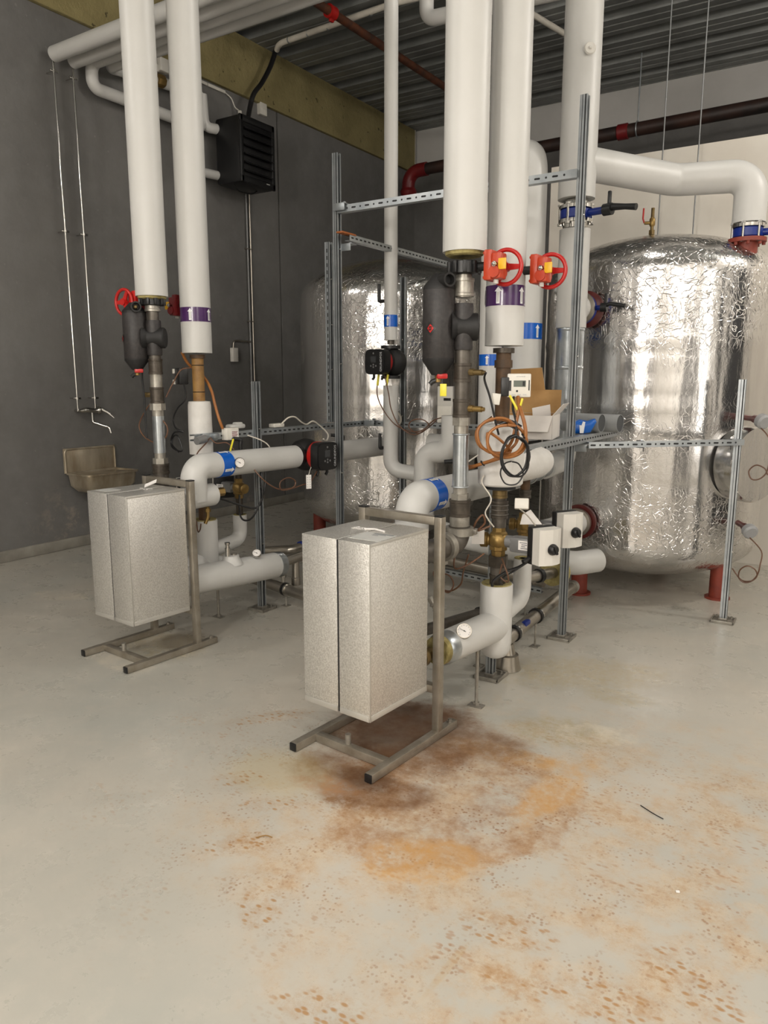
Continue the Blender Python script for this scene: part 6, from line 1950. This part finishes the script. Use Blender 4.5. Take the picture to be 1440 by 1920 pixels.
for x, lb in ((-3.045, 'left yellow cable sleeve below the upright pump'), (-2.965, 'right yellow cable sleeve below the upright pump')):
    solo('cable_sleeve', MB().cyl((x, 4.672, 1.50), (x + 0.006, 4.68, 1.58), 0.0085), 'yellow_tag', lb, 'cable sleeve')
solo('spare_clamp_ring', MB().lathe((-3.08, 4.96, 1.24), (0.2, -1, 0), [(0, 0.056), (0, 0.066), (0.02, 0.066), (0.02, 0.056)], 36, cap=False), 'off_white', 'white plastic ring hanging on the back shelf rail beside the slim pipe', 'ring')
cable('sensor_lead', [(-3.32, 3.22, 0.84), (-3.34, 3.36, 0.80), (-3.28, 3.5, 0.74), (-3.24, 3.55, 0.735), (-3.21, 3.57, 0.80), (-3.225, 3.58, 0.92), (-3.23, 3.6, 1.0)], 0.0065, 'black', 'black cable sagging behind the drain stub beside the strut post')
cable('sensor_lead', [(-3.40, 3.56, 0.80), (-3.366, 3.52, 0.70), (-3.322, 3.5, 0.655), (-3.262, 3.5, 0.66), (-3.223, 3.52, 0.713), (-3.215, 3.6, 0.85), (-3.22, 3.62, 0.96)], 0.006, 'black', 'second black cable looping below the brass valve beside the strut post')
cable('sensor_lead', [(-3.26, 3.08, 0.70), (-3.29, 3.1, 0.66), (-3.33, 3.12, 0.64), (-3.36, 3.14, 0.70)], 0.004, 'copper', 'copper coloured wire hanging under the drain tap of the farther unit')
cable('control_cable', [(-1.30, 3.36, 0.69), (-1.33, 3.30, 0.66), (-1.375, 3.22, 0.64), (-1.42, 3.19, 0.60), (-1.43, 3.2, 0.57)], 0.007, 'black', 'black control cable from the left switch box to the tee')
cable('control_cable', [(-1.31, 3.37, 0.675), (-1.35, 3.28, 0.64), (-1.40, 3.22, 0.60), (-1.40, 3.25, 0.57)], 0.0045, 'black', 'thinner black control cable below the left switch box')
cable('sensor_lead', [(-1.40, 3.24, 0.70), (-1.37, 3.2, 0.68), (-1.35, 3.2, 0.63), (-1.36, 3.22, 0.595), (-1.40, 3.22, 0.62), (-1.39, 3.22, 0.68)], 0.004, 'copper', 'copper coloured wire loop beside the dark union fitting')
cable('sensor_lead', [(-1.75, 3.45, 1.09), (-1.73, 3.52, 1.12), (-1.68, 3.7, 1.19), (-1.70, 3.9, 1.20)], 0.004, 'off_white', 'thin white wire rising from the thick white run to the shelf')
solo('warning_tag', MB().box((-1.595, 2.985, 1.50), (0.03, 0.004, 0.055), 0.001, R(15)), 'yellow_tag', 'small yellow warning tag hanging under the nearer dirt separator', 'tag')

# ------------------------------------------------------------------ small things on the floor
cable('twig', [(-0.56, 2.63, 0.003), (-0.51, 2.60, 0.004), (-0.47, 2.585, 0.003)], 0.0018, 'black', 'thin dark twig lying on the stained floor at the right', cat='twig')
solo('paint_chip', MB().box((-0.345, 2.21, 0.003), (0.012, 0.009, 0.005), 0.002, 0.5), 'paper', 'tiny white chip on the floor at the right edge', 'chip')
solo('leaf_scrap', MB().tube([(-1.62, 1.72, 0.002), (-1.60, 1.745, 0.004), (-1.575, 1.75, 0.003)], 0.002, n=6, smooth=3), 'tan_pipe', 'small brown scrap of leaf on the pale floor in the foreground', 'scrap')
